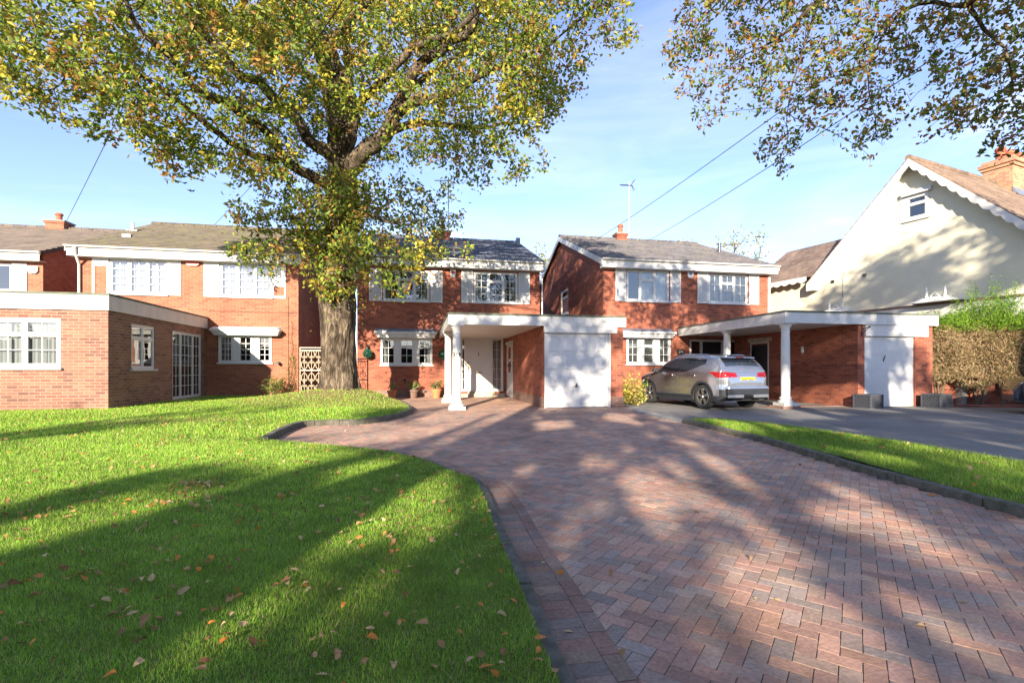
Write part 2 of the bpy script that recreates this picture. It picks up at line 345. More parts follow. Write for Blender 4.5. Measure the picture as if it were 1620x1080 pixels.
# coarser far lawn is fine
poly_mesh('lawn', LAWN, .28, M['lawn'], hz)
def kerb(name, line, w, z1, z0=-.02, seg=.9, gap=.012, mat='kerbstone'):
    mb = MB(); P = [Vector(p) for p in line]; I = off(P, w/2); O = off(P, -w/2); s = 0; i0 = 0; rr = random.Random(3)
    L = 0
    for i in range(1, len(P)):
        L += (P[i]-P[i-1]).length
        if L > seg or i == len(P)-1:
            js = list(range(i0, i+1)); dz = rr.uniform(-.006, .006); zz = z1+dz
            vs = []
            for q, j in enumerate(js):
                t = .0
                a, b = I[j], O[j]
                if q == len(js)-1: d = (P[j]-P[j-1]).normalized()*gap; a = a-d; b = b-d
                m1 = a+(b-a)*.12; m2 = b+(a-b)*.12
                vs += [(a.x, a.y, z0), (a.x, a.y, zz-.012), (m1.x, m1.y, zz), (m2.x, m2.y, zz), (b.x, b.y, zz-.012), (b.x, b.y, z0)]
            n = len(js); fs = [(q*6+k, q*6+k+1, (q+1)*6+k+1, (q+1)*6+k) for q in range(n-1) for k in range(5)]+[(0, 1, 2, 3, 4, 5), tuple((n-1)*6+k for k in (5, 4, 3, 2, 1, 0))]
            mb.add(vs, fs); L = 0; i0 = i
    return tag(part(name, mb, M[mat]), kind='structure')
kerb('kerb', off(KC, -.042)[:-6], .085, .06)
kerb('kerb', off(K2C, -.06), .12, .115, seg=.45)
# --- border courses along the lawn, then herringbone block paving, as real blocks
S = .0795; G = .0024
def blocks(quads, z, cols):                 # quads (n,4,2)
    Q = np.asarray(quads); n = len(Q); c = Q.mean(1, keepdims=True); d = Q-c; ln = np.linalg.norm(d, axis=2, keepdims=True)
    outer = Q-d/ln*G*1.2; inner = Q-d/ln*(G*1.2+.0028)
    zz = RNG.normal(0, .0004, n)+z; tx = RNG.normal(0, .0035, (n, 2))
    def lift(A, dz): return np.concatenate([A, (zz[:, None]+dz+((A-c)*tx[:, None, :]).sum(2))[..., None]], 2)
    V = np.concatenate([lift(outer, -.012), lift(outer, -.0009), lift(inner, 0.0)], 1).reshape(-1, 3)
    base = (np.arange(n)*12)[:, None]
    fl = [(8, 9, 10, 11)]+[(a+k, a+(k+1) % 4, a+4+(k+1) % 4, a+4+k) for a in (0, 4) for k in range(4)]
    F = np.concatenate([base+np.array(f) for f in fl], 0); C = np.tile(np.asarray(cols), (len(fl), 1)); return V, F, C
PAL = np.array([(.245, .150, .130), (.22, .140, .13), (.175, .145, .145), (.15, .143, .153), (.235, .180, .155), (.21, .165, .15), (.265, .16, .125), (.19, .15, .145)])*1.15; PAL = PAL*.70+np.array([[.235, .180, .160]])*.30*1.1; PAL = PAL*np.array([[1.12, 1.0, .86]])*1.38
def pcol(n, dark=1.0):
    c = PAL[RNG.choice(len(PAL), n, p=[.2, .16, .16, .12, .12, .1, .07, .07])]; return c*RNG.uniform(.85, 1.18, (n, 1))*dark
# the outline of the paved drive
RK = [tuple(atZ(px, py)[:2]) for px, py in [(1008, 652), (1060, 663.5), (1122, 678.7), (1203.7, 699), (1285, 723.5), (1366.6, 748), (1505, 786.7), (1582.6, 809)]]
RK = [Vector((6.35, 14.05)), Vector((6.1, 13.2))]+[Vector(p) for p in RK]+[Vector((4.75, 2.2)), Vector((4.72, 0)), Vector((4.7, -4))]
RKC = curve_pts(RK, .1)
DRIVE = [tuple(p) for p in KC]+[tuple(p) for p in K2C[1:]]+[(-1.6, 21), (3.9, 21), (3.9, 14.15), (6.4, 14.15)]+[tuple(p) for p in RKC]
c45 = math.cos(math.radians(-46.5)); s45 = math.sin(math.radians(-46.5))
I, J = np.meshgrid(np.arange(-260, 260), np.arange(-260, 260)); I = I.ravel(); J = J.ravel(); q = (I-J) % 4
quads = []
for sel, w_, h_ in ((q == 0, 2, 1), (q == 2, 1, 2)):
    i = I[sel].astype(float); j = J[sel].astype(float)
    if h_ == 2: j = j-0
    A = np.stack([np.stack([i, j], 1), np.stack([i+w_, j], 1), np.stack([i+w_, j+h_], 1), np.stack([i, j+h_], 1)], 1)*S
    quads.append(A)
# herringbone: H block covers (i,j),(i+1,j) when (i-j)%4==0 ; V block covers (i,j),(i,j+1) when (i-j)%4==3
i = I[q == 3].astype(float); j = J[q == 3].astype(float)
quads[1] = np.stack([np.stack([i, j-0], 1), np.stack([i+1, j-0], 1), np.stack([i+1, j+2], 1), np.stack([i, j+2], 1)], 1)*S
Q = np.concatenate(quads, 0); QX = Q[..., 0]*c45-Q[..., 1]*s45+1.5; QY = Q[..., 0]*s45+Q[..., 1]*c45+6; Q = np.stack([QX, QY], 2)
cc = Q.mean(1); big = [tuple(p) for p in off(KC, .14)]+[tuple(p) for p in off(K2C, .0)]+[(-1.6, 21), (3.9, 21), (3.9, 14.15), (6.4, 14.15)]+[tuple(p) for p in RKC]
k = inpoly(cc[:, 0], cc[:, 1], big); Q = Q[k]
V, F, C = blocks(Q, 0.0, pcol(len(Q)))
tag(np_mesh('driveway', V, F, M['paver'], cols=C), kind='structure')
def course(line, d0, d1, ln):
    P = [Vector(p) for p in line]; a = off(P, d0); b = off(P, d1); mid = off(P, (d0+d1)/2); s = [0]
    for i in range(1, len(P)): s.append(s[-1]+(mid[i]-mid[i-1]).length)
    s = np.array(s); u = np.arange(0, s[-1], ln)
    A = np.stack([np.interp(u, s, [p[k] for p in a]) for k in (0, 1)], 1); B = np.stack([np.interp(u, s, [p[k] for p in b]) for k in (0, 1)], 1)
    return np.stack([A[:-1], B[:-1], B[1:], A[1:]], 1)
cq = np.concatenate([course(KC[:-10], 0, .175, .088), course(KC[:-10], .175, .262, .175)])
V, F, C = blocks(cq, .0045, pcol(len(cq))*np.array([[.68, .70, .72]])); tag(np_mesh('driveway_border', V, F, M['paver'], cols=C), kind='structure')
# right kerb, verge, asphalt drive
VE = [tuple(atZ(px, py)[:2]) for px, py in [(1140, 667), (1163, 668.5), (1269, 680.7), (1407, 705), (1509, 723.5), (1620, 742)]]+[(7.05, 2), (7.0, -4)]
i9 = min(range(len(RKC)), key=lambda i: abs(RKC[i].y-VE[0][1]+.15))
RV = off(RKC, -.10)
VERGE = [tuple(p) for p in RV[i9:]]+VE[::-1]
kerb('kerb', off(RKC, -.05)[i9-2:], .10, .085, seg=.9)
kerb('path_edging', off(RKC, -.17)[:i9], .34, .022, seg=1.1, mat='concrete')
def vz(x, y): return .075+.02*np.sin(x*3+y)
poly_mesh('verge', VERGE, .3, M['lawn'], vz)
ASP = [(6.3, 18.7), (6.45, 14.2)]+[tuple(p) for p in off(RKC, -.2)[:i9]]+VE+[(40, -4), (40, 11.3), (16.6, 12.62), (16.3, 13), (16.1, 19)]
poly_mesh('asphalt_driveway', ASP, 1.5, M['asphalt'], lambda x, y: np.full(x.shape, .008))
mb = MB()
for a, b in zip(VE[:-1], VE[1:]):
    mb.bar((a[0], a[1], .01), (b[0], b[1], .01), .06, .05)
tag(part('verge_edging', mb, M['brick_plinth']), kind='structure')
# front road behind the viewpoint
tag(part('street_pavement', MB().add([(-60, -9, .0), (60, -9, .0), (60, -4, .0), (-60, -4, .0)], [(0, 1, 2, 3)]), M['asphalt']), kind='structure')
# ---------- leaves / blades helpers ----------
def leafmesh(name, C, size, cols, parent=None, mat='foliage', up=.35, aspect=.5, hexa=False, fold=.25, mode='free', kind=None, dirs=None):
    C = np.asarray(C); n = len(C); s = (np.asarray(size)*np.ones(n))[:, None]
    nrm = RNG.normal(0, 1, (n, 3)); nrm[:, 2] += up*2; nrm /= np.linalg.norm(nrm, axis=1, keepdims=True)
    a = RNG.normal(0, 1, (n, 3)) if dirs is None else dirs+RNG.normal(0, .45, (n, 3)); a -= (a*nrm).sum(1, keepdims=True)*nrm; a /= np.linalg.norm(a, axis=1, keepdims=True)+1e-9
    b = np.cross(nrm, a); w_ = s*aspect*.5
    if hexa:
        V = np.stack([C-a*s*.5, C-a*s*.12+b*w_*.75+nrm*s*fold*.3, C+a*s*.28+b*w_+nrm*s*fold*.4, C+a*s*.5, C+a*s*.28-b*w_+nrm*s*fold*.4, C-a*s*.12-b*w_*.75+nrm*s*fold*.3], 1)
    else: V = np.stack([C-a*s*.5, C+a*s*.08+b*w_+nrm*s*fold*.3, C+a*s*.5, C+a*s*.08-b*w_+nrm*s*fold*.3], 1)
    k = V.shape[1]; F = np.arange(n*k).reshape(n, k); V = V.reshape(-1, 3)
    if parent is not None:
        R = np.array(INV[parent.name]); V = V @ R[:3, :3].T+R[:3, 3]
    o = np_mesh(name, V, F, M[mat], parent, cols=cols)
    if kind: o['kind'] = kind
    if parent is not None: INV[o.name] = INV[parent.name]
    return o
def pal(n, colors, p, jit=.25):
    c = np.array(colors)[RNG.choice(len(colors), n, p=np.array(p)/sum(p))]; return np.clip(c*RNG.uniform(1-jit, 1+jit, (n, 1)), 0, 1)
# grass blades: one ground-cover object per turf
def blades(name, outline, zf, bands, tone=1.0):
    Vs = []; Cs = []
    for (r0, r1, dens, hgt, wid) in bands:
        ys = outline[:]; A = np.array(outline); x0, x1 = max(A[:, 0].min(), -r1*1.3), min(A[:, 0].max(), r1*1.3); y0, y1 = max(A[:, 1].min(), .3), min(A[:, 1].max(), r1*1.3)
        if x1 <= x0 or y1 <= y0: continue
        n = int((x1-x0)*(y1-y0)*dens); x = RNG.uniform(x0, x1, n); y = RNG.uniform(y0, y1, n)
        xc = x*CT-y*ST; zc = x*ST+y*CT
        jz = zc*RNG.uniform(.78, 1.28, n); k = (jz > r0) & (jz <= r1) & (np.abs(xc) < zc*1.15+.3) & inpoly(x, y, outline); x = x[k]; y = y[k]; n = len(x)
        if n == 0: continue
        # thinner in the worn ground under the oak
        d = np.minimum(np.hypot(x-OAK.x, y-OAK.y), 1.5+np.hypot((x+4.9)*.7, (y-10.4)*1.6)*1.6); k = (d > 2.4) | (RNG.uniform(0, 1, n) < .35+.4*(d > 1.3)); x = x[k]; y = y[k]; d = d[k]; n = len(x)
        z = zf(x, y); a = RNG.uniform(0, 2*np.pi, n); h = hgt*RNG.uniform(.5, 1.35, n); w2 = wid*RNG.uniform(.6, 1.3, n)/2
        lean = h*RNG.uniform(.1, 1.0, n); b = RNG.uniform(0, 2*np.pi, n)
        B = np.stack([x, y, z-.01], 1); U = np.stack([np.cos(a)*w2, np.sin(a)*w2, 0*a], 1); T = B+np.stack([np.cos(b)*lean, np.sin(b)*lean, h+.01], 1)
        Vs.append(np.stack([B-U, B+U, T], 1).reshape(-1, 3))
        pn = np.sin(x*1.3+2*np.sin(y*.9))*np.cos(y*1.1+x*.4)+1.3*np.sin(x*7+3*np.sin(y*5))*np.sin(y*8+2*np.cos(x*6))+.8*np.sin(x*19+y*5)*np.sin(y*23-x*7); h *= 1+.16*pn; T[:, 2] = B[:, 2]+h+.01
        c = pal(n, [(.27, .46, .05), (.20, .40, .045), (.38, .50, .08), (.46, .42, .19), (.13, .28, .035)], [5, 4.5, 4, 1.6, 1.5], .28)*(1+.13*pn[:, None])
        dry = (d < 3.0) & (RNG.uniform(0, 1, n) < .35); c[dry] = np.array((.34, .27, .12))*RNG.uniform(.7, 1.2, (dry.sum(), 1)); Cs.append(c*tone)
    V = np.concatenate(Vs); F = np.arange(len(V)).reshape(-1, 3)
    return tag(np_mesh(name, V, F, M['grass'], cols=np.concatenate(Cs)), kind='stuff')
blades('grass', LAWN, hz, [(0, 3.2, 22000, .021, .0040), (3.2, 5.5, 9000, .026, .0062), (5.5, 9, 3600, .030, .010), (9, 15, 1300, .045, .018), (15, 22, 600, .05, .03)])
blades('verge_grass', VERGE, vz, [(0, 8, 4200, .045, .006), (8, 14, 2200, .045, .012)], .85)
# ---------- building helpers ----------
class Fr:                                   # a wall plane: u along the wall, d outward
    def __init__(s, axis, pos, sign): s.a, s.p, s.s = axis, pos, sign      # axis 'Y': wall at y=pos facing sign*y
    def P(s, u, z, d):
        return (u, s.p+s.s*d, z) if s.a == 'Y' else (s.p+s.s*d, u, z)
    def box(s, mb, u0, u1, z0, z1, d0, d1):
        A = s.P(u0, z0, d0); B = s.P(u1, z1, d1); mb.box(min(A[0], B[0]), max(A[0], B[0]), min(A[1], B[1]), max(A[1], B[1]), z0, z1)
    def wall(s, mb, u0, u1, z0, z1, holes, th=.12):
        us = sorted({u0, u1, *[h[0] for h in holes], *[h[1] for h in holes]}); zs = sorted({z0, z1, *[h[2] for h in holes], *[h[3] for h in holes]})
        for a, b in zip(us[:-1], us[1:]):
            for c, d in zip(zs[:-1], zs[1:]):
                mu, mz = (a+b)/2, (c+d)/2
                if any(h[0] < mu < h[1] and h[2] < mz < h[3] for h in holes): continue
                mb.add([s.P(a, c, 0), s.P(b, c, 0), s.P(b, d, 0), s.P(a, d, 0)], [(0, 1, 2, 3)])
        for h in holes:
            c = [(h[0], h[2]), (h[1], h[2]), (h[1], h[3]), (h[0], h[3])]
            for i in range(4):
                p, q = c[i], c[(i+1) % 4]; mb.add([s.P(*p, 0), s.P(*q, 0), s.P(*q, -th), s.P(*p, -th)], [(0, 1, 2, 3)])
    def quad(s, mb, u0, u1, z0, z1, d): mb.add([s.P(u0, z0, d), s.P(u1, z0, d), s.P(u1, z1, d), s.P(u0, z1, d)], [(0, 1, 2, 3)])
def window(F, root, u0, u1, z0, z1, bays, sill=True, curtain=None, fw=.055, name='window', glassm='glass', blind=None, framem='upvc', d=-.015, base=None):
    """bays: (width share, kind, nx, nz[, mullion]) kind f = plain light, t = top light above"""
    mb = MB(); pn = MB(); F.box(mb, u0, u1, z0, z0+fw, -.075, d); F.box(mb, u0, u1, z1-fw, z1, -.075, d)
    F.box(mb, u0, u0+fw, z0+fw, z1-fw, -.075, d); F.box(mb, u1-fw, u1, z0+fw, z1-fw, -.075, d)
    tot = sum(b[0] for b in bays); u = u0+fw; W = u1-u0-2*fw; lights = []
    for bi, b in enumerate(bays):
        v = u+W*b[0]/tot
        if bi < len(bays)-1: F.box(mb, v-.025, v+.025, z0+fw, z1-fw, -.074, d-.001)
        a0 = u+(.025 if bi else 0); a1 = v-(.025 if bi < len(bays)-1 else 0)
        if b[1] == 't':
            zt = z1-fw-(z1-z0)*.27; F.box(mb, a0, a1, zt-.022, zt+.022, -.073, d-.002)
            lights += [(a0, a1, z0+fw, zt-.022, b[2], b[3], 1), (a0, a1, zt+.022, z1-fw, b[2], 1, 1)]
        elif b[1] == 'p': F.box(mb, a0, a1, z0+fw, z1-fw, -.06, d-.02)
        else: lights += [(a0, a1, z0+fw, z1-fw, b[2], b[3], 1)]
        u = v
    for (a, b_, c, e, nx, nz_, sash) in lights:
        k = .035; F.box(mb, a, b_, c, c+k, -.06, d-.012); F.box(mb, a, b_, e-k, e, -.06, d-.012); F.box(mb, a, a+k, c+k, e-k, -.06, d-.012); F.box(mb, b_-k, b_, c+k, e-k, -.06, d-.012)
        F.quad(pn, a+k*.8, b_-k*.8, c+k*.8, e-k*.8, -.045)
        for i in range(1, nx): x = a+k+(b_-a-2*k)*i/nx; F.box(mb, x-.010, x+.010, c+k, e-k, -.050, -.034)
        for i in range(1, nz_): z = c+k+(e-c-2*k)*i/nz_; F.box(mb, a+k, b_-k, z-.009, z+.009, -.051, -.033)
    o = part(name, mb, M[framem], root); part('pane', pn, M[glassm], o)
    if sill:
        sb = MB(); F.box(sb, u0-.05, u1+.05, z0-.05, z0-.002, -.06, .07); part('sill', sb, M['upvc'], o)
    if curtain:                              # wavy net curtain behind the glass, list of (share0, share1, zshare0)
        for (s0, s1, zs) in curtain:
            cb = MB()
            n = max(6, int((u1-u0)*(s1-s0)/.035)); vs = []
            for i in range(n+1):
                uu = u0+.03+(u1-u0-.06)*(s0+(s1-s0)*i/n); dd = -.13+.018*math.sin(i*1.9)+.01*math.sin(i*.7)
                vs += [F.P(uu, z0+(z1-z0)*zs+.03, dd), F.P(uu, z1-.03, dd)]
            cb.add(vs, [(2*i, 2*i+2, 2*i+3, 2*i+1) for i in range(n)], True); part('curtain', cb, M['curtain'], o)
    if blind:
        bb = MB(); s0, s1, zs = blind; z = z0+(z1-z0)*zs+.05
        while z < z1-.05: F.box(bb, u0+(u1-u0)*s0+.05, u0+(u1-u0)*s1-.05, z, z+.012, -.155, -.105); z += .045
        part('blind', bb, M['curtain'], o)
    return o
def shutter(F, root, u0, u1, z0, z1, mat='shutter'):
    mb = MB(); f = .05; F.box(mb, u0, u1, z0, z0+f, .002, .035); F.box(mb, u0, u1, z1-f, z1, .002, .035); F.box(mb, u0, u0+f, z0+f, z1-f, .002, .035); F.box(mb, u1-f, u1, z0+f, z1-f, .002, .035)
    F.box(mb, u0+f, u1-f, z0+f, z1-f, .002, .012)
    o = part('shutter', mb, M['upvc'], root); sl = MB(); n = int((z1-z0-2*f)/.045)
    for i in range(n):
        a = z0+f+(z1-z0-2*f)*i/n; sl.hexa([F.P(u0+f, a, .012), F.P(u1-f, a, .012), F.P(u1-f, a+.004, .012), F.P(u0+f, a+.004, .012)], [F.P(u0+f, a+.0, .03), F.P(u1-f, a+.0, .03), F.P(u1-f, a+.006, .03), F.P(u0+f, a+.006, .03)])
        F.box(sl, u0+f, u1-f, a+.008, a+.036, .0125, .020)
    part('louvre', sl, M[mat], o); return o
def roof_x(root, x0, x1, ye, ze, yr, zr, mat, n=20, both=True, ridge='felt'):
    """double pitch roof, ridge along X, stepped tile courses; front eave (ye,ze) ridge (yr,zr)"""
    mb = MB()
    def prof(sg):
        P = []; dy = (yr-ye)/n; dz = (zr-ze)/n
        for i in range(n):
            y0 = ye+dy*i; z0 = ze+dz*i; P += [(y0, z0+.032), (y0+dy, z0+dz+.004)]
        if sg < 0: P = [(2*yr-y, z) for y, z in P]
        return P
    A = prof(1); 
    if both: A = A+prof(-1)[::-1]; A = A+[(2*yr-ye, ze-.02), (yr, zr-.07), (ye, ze-.02)]
    else: A = A+[(yr, zr-.07), (ye, ze-.02)]
    mb.prism(A, 0, x0, x1); r = part('roof', mb, mat, root)
    rb = MB(); x = x0
    while x < x1-.05:
        e = min(x+.44, x1); rb.tube([(x, yr, zr-.01), (e-.015, yr, zr-.012)], [.115, .108], 10); x += .45
    part('ridge_tiles', rb, mat, r); return r
def eaves(root, x0, x1, ye, yw, ze, h=.36, gut=True):
    mb = MB(); mb.box(x0+.02, x1-.02, ye+.02, ye+.045, ze-h, ze-.035); part('fascia', mb, M['white'], root)
    mb = MB(); mb.box(x0+.02, x1-.02, ye+.046, yw, ze-h, ze-h+.02); part('soffit', mb, M['white'], root)
    if gut:
        mb = MB(); n = 8; P = [(ye-.04+.06*math.cos(math.pi+math.pi*k/n), ze-.01+.06*math.sin(math.pi+math.pi*k/n)) for k in range(n+1)]
        P += [(y*.0+(ye-.04)+(y-(ye-.04))*.88, ze-.01+(z-(ze-.01))*.88) for y, z in P[::-1]]; mb.prism(P, 0, x0-.02, x1+.02)
        part('gutter', mb, M['white'], root)
def verge(root, x, ye, ze, yr, zr, w=.03, h=.2, side=1, mat='white', both=True):
    mb = MB(); x0, x1 = (x-.005, x+w) if side > 0 else (x-w, x+.005); o = .03
    mb.prism([(ye, ze-h), (yr, zr-h), (yr, zr-.02+o*0), (ye, ze-.02)], 0, x0, x1)
    if both: y2 = 2*yr-ye; mb.prism([(yr, zr-h), (y2, ze-h), (y2, ze-.02), (yr, zr-.02)], 0, x0, x1)
    part('bargeboard', mb, M[mat], root)
def gable_shell(root, x0, x1, yw, yr, ze, zr, ye, mat, side_holes=(), zb=-.1, name='side_wall'):
    """side walls (with gable triangle) and back wall; zw follows the roof slope"""
    sl = (zr-ze)/(yr-ye); zw = ze+sl*(yw-ye)-.07; yb = 2*yr-yw
    for X, sg in ((x0, -1), (x1, 1)):
        F = Fr('X', X, sg); mb = MB(); hs = [h[1:] for h in side_holes if h[0] == sg]
        F.wall(mb, yw, yb, zb, zw, hs); mb.add([(X, yw, zw), (X, yb, zw), (X, yr, zr-.09)], [(0, 1, 2)]); part(name, mb, M[mat], root)
    mb = MB(); Fr('Y', yb, 1).wall(mb, x0, x1, zb, zw, []); part('rear_wall', mb, M[mat], root)
    mb = MB(); mb.box(x0+.05, x1-.05, yw+2.6, yw+2.65, 0, zw-.1); part('dark_backing', mb, M['dark'], root)  # near-black sheet behind the windows: the rooms' shade is put into its colour
    return zw
def chimney(parent, cx, cy, z0, z1, w=.6, d=.6, mat='brick_red', pots=1, pz=.35):
    mb = MB(); mb.box(cx-w/2, cx+w/2, cy-d/2, cy+d/2, z0, z1-.14); mb.box(cx-w/2-.05, cx+w/2+.05, cy-d/2-.05, cy+d/2+.05, z1-.14, z1-.06); 
    o = part('chimney', mb, M[mat], parent); cp = MB(); cp.box(cx-w/2-.09, cx+w/2+.09, cy-d/2-.09, cy+d/2+.09, z1-.06, z1); part('capping', cp, M['concrete'], o)
    for k in range(pots):
        x = cx+(k-(pots-1)/2)*.45; pb = MB(); pb.lathe(x, cy, [(.17, z1), (.13, z1+pz*.2), (.12, z1+pz*.7), (.16, z1+pz*.75), (.16, z1+pz*.9), (.12, z1+pz)], 16); part('chimney_pot', pb, M['clay'], o)
    return o
def aerial(parent, x, y, z0, z1, w=.9):
    mb = MB(); mb.tube([(x, y, z0), (x, y, z1)], .025, 8)
    mb.tube([(x-w*.75, y-.25, z1-.32), (x+.15, y+.05, z1-.14)], .02, 6)
    for k in range(9):
        t = k/8; p = Vector((x-w*.7, y-.25, z1-.30)).lerp(Vector((x+.1, y+.05, z1-.15)), t); mb.tube([p+Vector((-.05, .18, .10)), p+Vector((.05, -.18, -.10))], .010, 4)
    for sg in (-1, 1):
        for q in (-.1, .1): mb.tube([(x+.12, y, z1-.15), (x+.3, y+q, z1-.15+sg*.28)], .014, 5)
    return part('tv_aerial', mb, M['metal'], parent)
def pipe(parent, pts, r=.034, name='downpipe', mat='white'):
    mb = MB(); mb.tube(pts, r, 10); return part(name, mb, M[mat], parent)
def alarm(root, F, u, z, w, h, mat='upvc', dot=None, red=False):
    mb = MB(); pts = [(u-w/2, z+h/2), (u+w/2, z+h/2), (u+w/2, z-h*.2), (u+w*.3, z-h/2), (u-w*.3, z-h/2), (u-w/2, z-h*.2)]
    A = [F.P(a, b, .0) for a, b in pts]; B = [F.P(a, b, .07) for a, b in pts]; n = 6
    mb.add(A+B, [tuple(range(n)), tuple(range(n, 2*n))[::-1]]+[(i, (i+1) % n, n+(i+1) % n, n+i) for i in range(n)])
    o = part('alarm_box', mb, M[mat], root, bevel=.006)
    if dot: d_ = MB(); F.box(d_, u-w*.3, u+w*.3, z-h*.1, z+h*.28, .071, .075); part('badge', d_, M[dot], o)
    return o
def canopy(root, F, u0, u1, z0, z1, dep=.42, top='lead'):
    """bay window hood with moulded white cornice and lead top"""
    mb = MB(); h = z1-z0; zc = z0+h*.62
    F.box(mb, u0+.09, u1-.09, z0, z0+h*.2, 0, dep-.12); F.box(mb, u0+.05, u1-.05, z0+h*.2, z0+h*.42, 0, dep-.07); F.box(mb, u0, u1, z0+h*.42, zc, 0, dep)
    o = part('bay_canopy', mb, M['white'], root); lb = MB()
    b = [F.P(u0-.01, zc, 0), F.P(u1+.01, zc, 0), F.P(u1+.01, zc, dep+.01), F.P(u0-.01, zc, dep+.01)]; t = [F.P(u0+.02, z1, 0), F.P(u1-.02, z1, 0), F.P(u1-.15, zc+.05, dep-.05), F.P(u0+.15, zc+.05, dep-.05)]
    lb.hexa(b, t); part('lead_roof', lb, M[top], o); return o
def column(root, x, y, z0, z1, r=.125, hexbase=False):
    mb = MB(); mb.box(x-r*1.9, x+r*1.9, y-r*1.9, y+r*1.9, z0, z0+.09)
    mb.lathe(x, y, [(r*1.7, z0+.09), (r*1.75, z0+.12), (r*1.7, z0+.15), (r*1.3, z0+.17), (r*1.25, z0+.20), (r*1.4, z0+.22), (r*1.35, z0+.245), (r*1.04, z0+.27), (r*1.03, z0+.9), (r*.96, z1-.5), (r*.9, z1-.30), (r*1.02, z1-.29), (r*1.02, z1-.265), (r*.92, z1-.26), (r*.94, z1-.17), (r*1.2, z1-.12), (r*1.35, z1-.08), (r*1.4, z1-.05)], 32)
    mb.box(x-r*1.5, x+r*1.5, y-r*1.5, y+r*1.5, z1-.05, z1); return part('column', mb, M['white'], root)
X = lambda px, Y, py=583: atY(px, py, Y).x
def Z(px, py, Y): return atY(px, py, Y).z
# =============== centre house ===============
YC = 20.7
R = thing('brick_house', 'red brick house with white porch columns numbered 369 and a white garage door', 'house', (-2.57, YC, 0), group='detached brick houses in the row')
x0, x1 = X(565, YC), X(854, YC); ye, ze, yr, zr = 20.32, 5.83, 26.2, 8.2
tm = tiles('slate_tiles', (.10, .115, .15), (.075, .085, .115), (.03, .03, .04), ze, (zr-ze)/20)
F = Fr('Y', YC, -1)
wL = (X(606, YC), X(679.5, YC), Z(640, 476, YC), Z(640, 427, YC)); wR = (X(749.3, YC), X(819, YC), Z(784, 479, YC), Z(784, 430.5, YC))
wB = (X(602, YC), X(684, YC), Z(640, 577, YC), Z(640, 535, YC)); dr = (X(728.5, YC), X(796, YC), .22, Z(760, 533.5, YC))
zw = gable_shell(R, x0, x1, YC, yr, ze, zr, ye, 'brick_red')
mb = MB(); F.wall(mb, x0, x1, -.1, zw, [wL, wR, wB, dr]); part('front_wall', mb, M['brick_red'], R)
mb = MB(); F.box(mb, x0, dr[0]-.05, -.1, .30, .0, .012); part('plinth', mb, M['brick_plinth'], R)
roof_x(R, x0-.15, 5.38, ye, ze, yr, zr, tm); eaves(R, x0-.15, 5.38, ye, YC, ze, .36); verge(R, 5.38, ye, ze, yr, zr); verge(R, x0-.15, ye, ze, yr, zr, side=-1)
window(F, R, *wL, [(1, 'f', 2, 3), (1.1, 't', 2, 2), (1, 'f', 2, 3)], curtain=[(0, .12, 0), (.88, 1, 0)]); window(F, R, *wR, [(1, 'f', 2, 4), (1.1, 't', 2, 3), (1, 'f', 2, 4)], curtain=[(0, .1, 0), (.9, 1, 0)])
for a, b in ((584, 604.5), (681, 700)): shutter(F, R, X(a, YC), X(b, YC), wL[2]-.03, wL[3]+.02)
for a, b in ((729.8, 748.3), (820, 838)): shutter(F, R, X(a, YC), X(b, YC), wR[2]-.03, wR[3]+.02)
window(F, R, *wB, [(1, 'f', 2, 3), (.35, 'p', 1, 1), (1.05, 't', 2, 2), (.35, 'p', 1, 1), (1, 'f', 2, 3)], d=.03, curtain=[(0, .1, 0), (.9, 1, 0)])
canopy(R, F, X(592, 20.3), X(691.5, 20.3), Z(640, 533.8, 20.3), Z(640, 519, 20.5), .40)
alarm(R, F, X(716.5, YC), Z(716, 432.5, YC), .22, .32, dot='red')
mb = MB(); F.box(mb, X(640.5, YC)-.05, X(640.5, YC)+.05, Z(640, 601, YC)-.05, Z(640, 601, YC)+.05, .001, .006); part('air_vent', mb, M['dark'], R)
mb = MB(); mb.tube([F.P(X(581.5, YC), 2.05, 0), F.P(X(581.5, YC), 2.05, .12)], .02, 6); mb.lathe(F.P(X(581.5, YC), 0, .12)[0], F.P(0, 0, .12)[1], [(.05, 1.9), (.08, 1.98), (.06, 2.12), (.02, 2.16)], 12); part('wall_lamp', mb, M['black'], R)
pipe(R, [(x1+.08, YC-.1, zw-.2), (x1+.08, YC-.1, 2.8)])
# vent tile and flue on roof
mb = MB(); mb.box(X(817, 25), X(820, 25)+.1, 25, 25.25, 7.75, 8.15); part('roof_vent', mb, M['metal'], R)
ch = chimney(R, X(700, yr), yr, 7.8, Z(700, 367, yr), .75, .6, pots=1); aerial(R, X(709.5, yr+.3), yr+.3, 7.9, Z(709, 281, yr+.3), 1.0)
# porch / garage
YG = 14.07; XG = 3.68; zt = 2.80; GF = Fr('Y', YG, -1)
gl, gr = X(861.3, YG), X(966.8, YG); ge = X(985.5, YG); gz = Z(914, 526.5, YG)
mb = MB(); GF.wall(mb, XG, ge, -.1, zt-.05, [(gl, gr, -.1, gz)], .25); SF = Fr('X', XG, -1); sd = (Fr, )
s0, s1 = atX(811.5, 600, XG).y, atX(801, 600, XG).y; sd = (min(s0, s1), max(s0, s1), -.1, 2.22)
SF.wall(mb, YG, YC, -.1, 2.55, [sd]); part('garage_wall', mb, M['brick_red'], R)
mb = MB(); Fr('X', ge, 1).wall(mb, YG, YC, -.1, zt-.05, []); part('garage_wall', mb, M['brick_red'], R)
mb = MB(); SF.box(mb, YG-.012, sd[0]-.06, -.1, .33, 0, .014); GF.box(mb, XG-.014, gl, -.1, .33, 0, .014); GF.box(mb, gr, ge+.01, -.1, .33, 0, .014); part('plinth', mb, M['brick_plinth'], R)
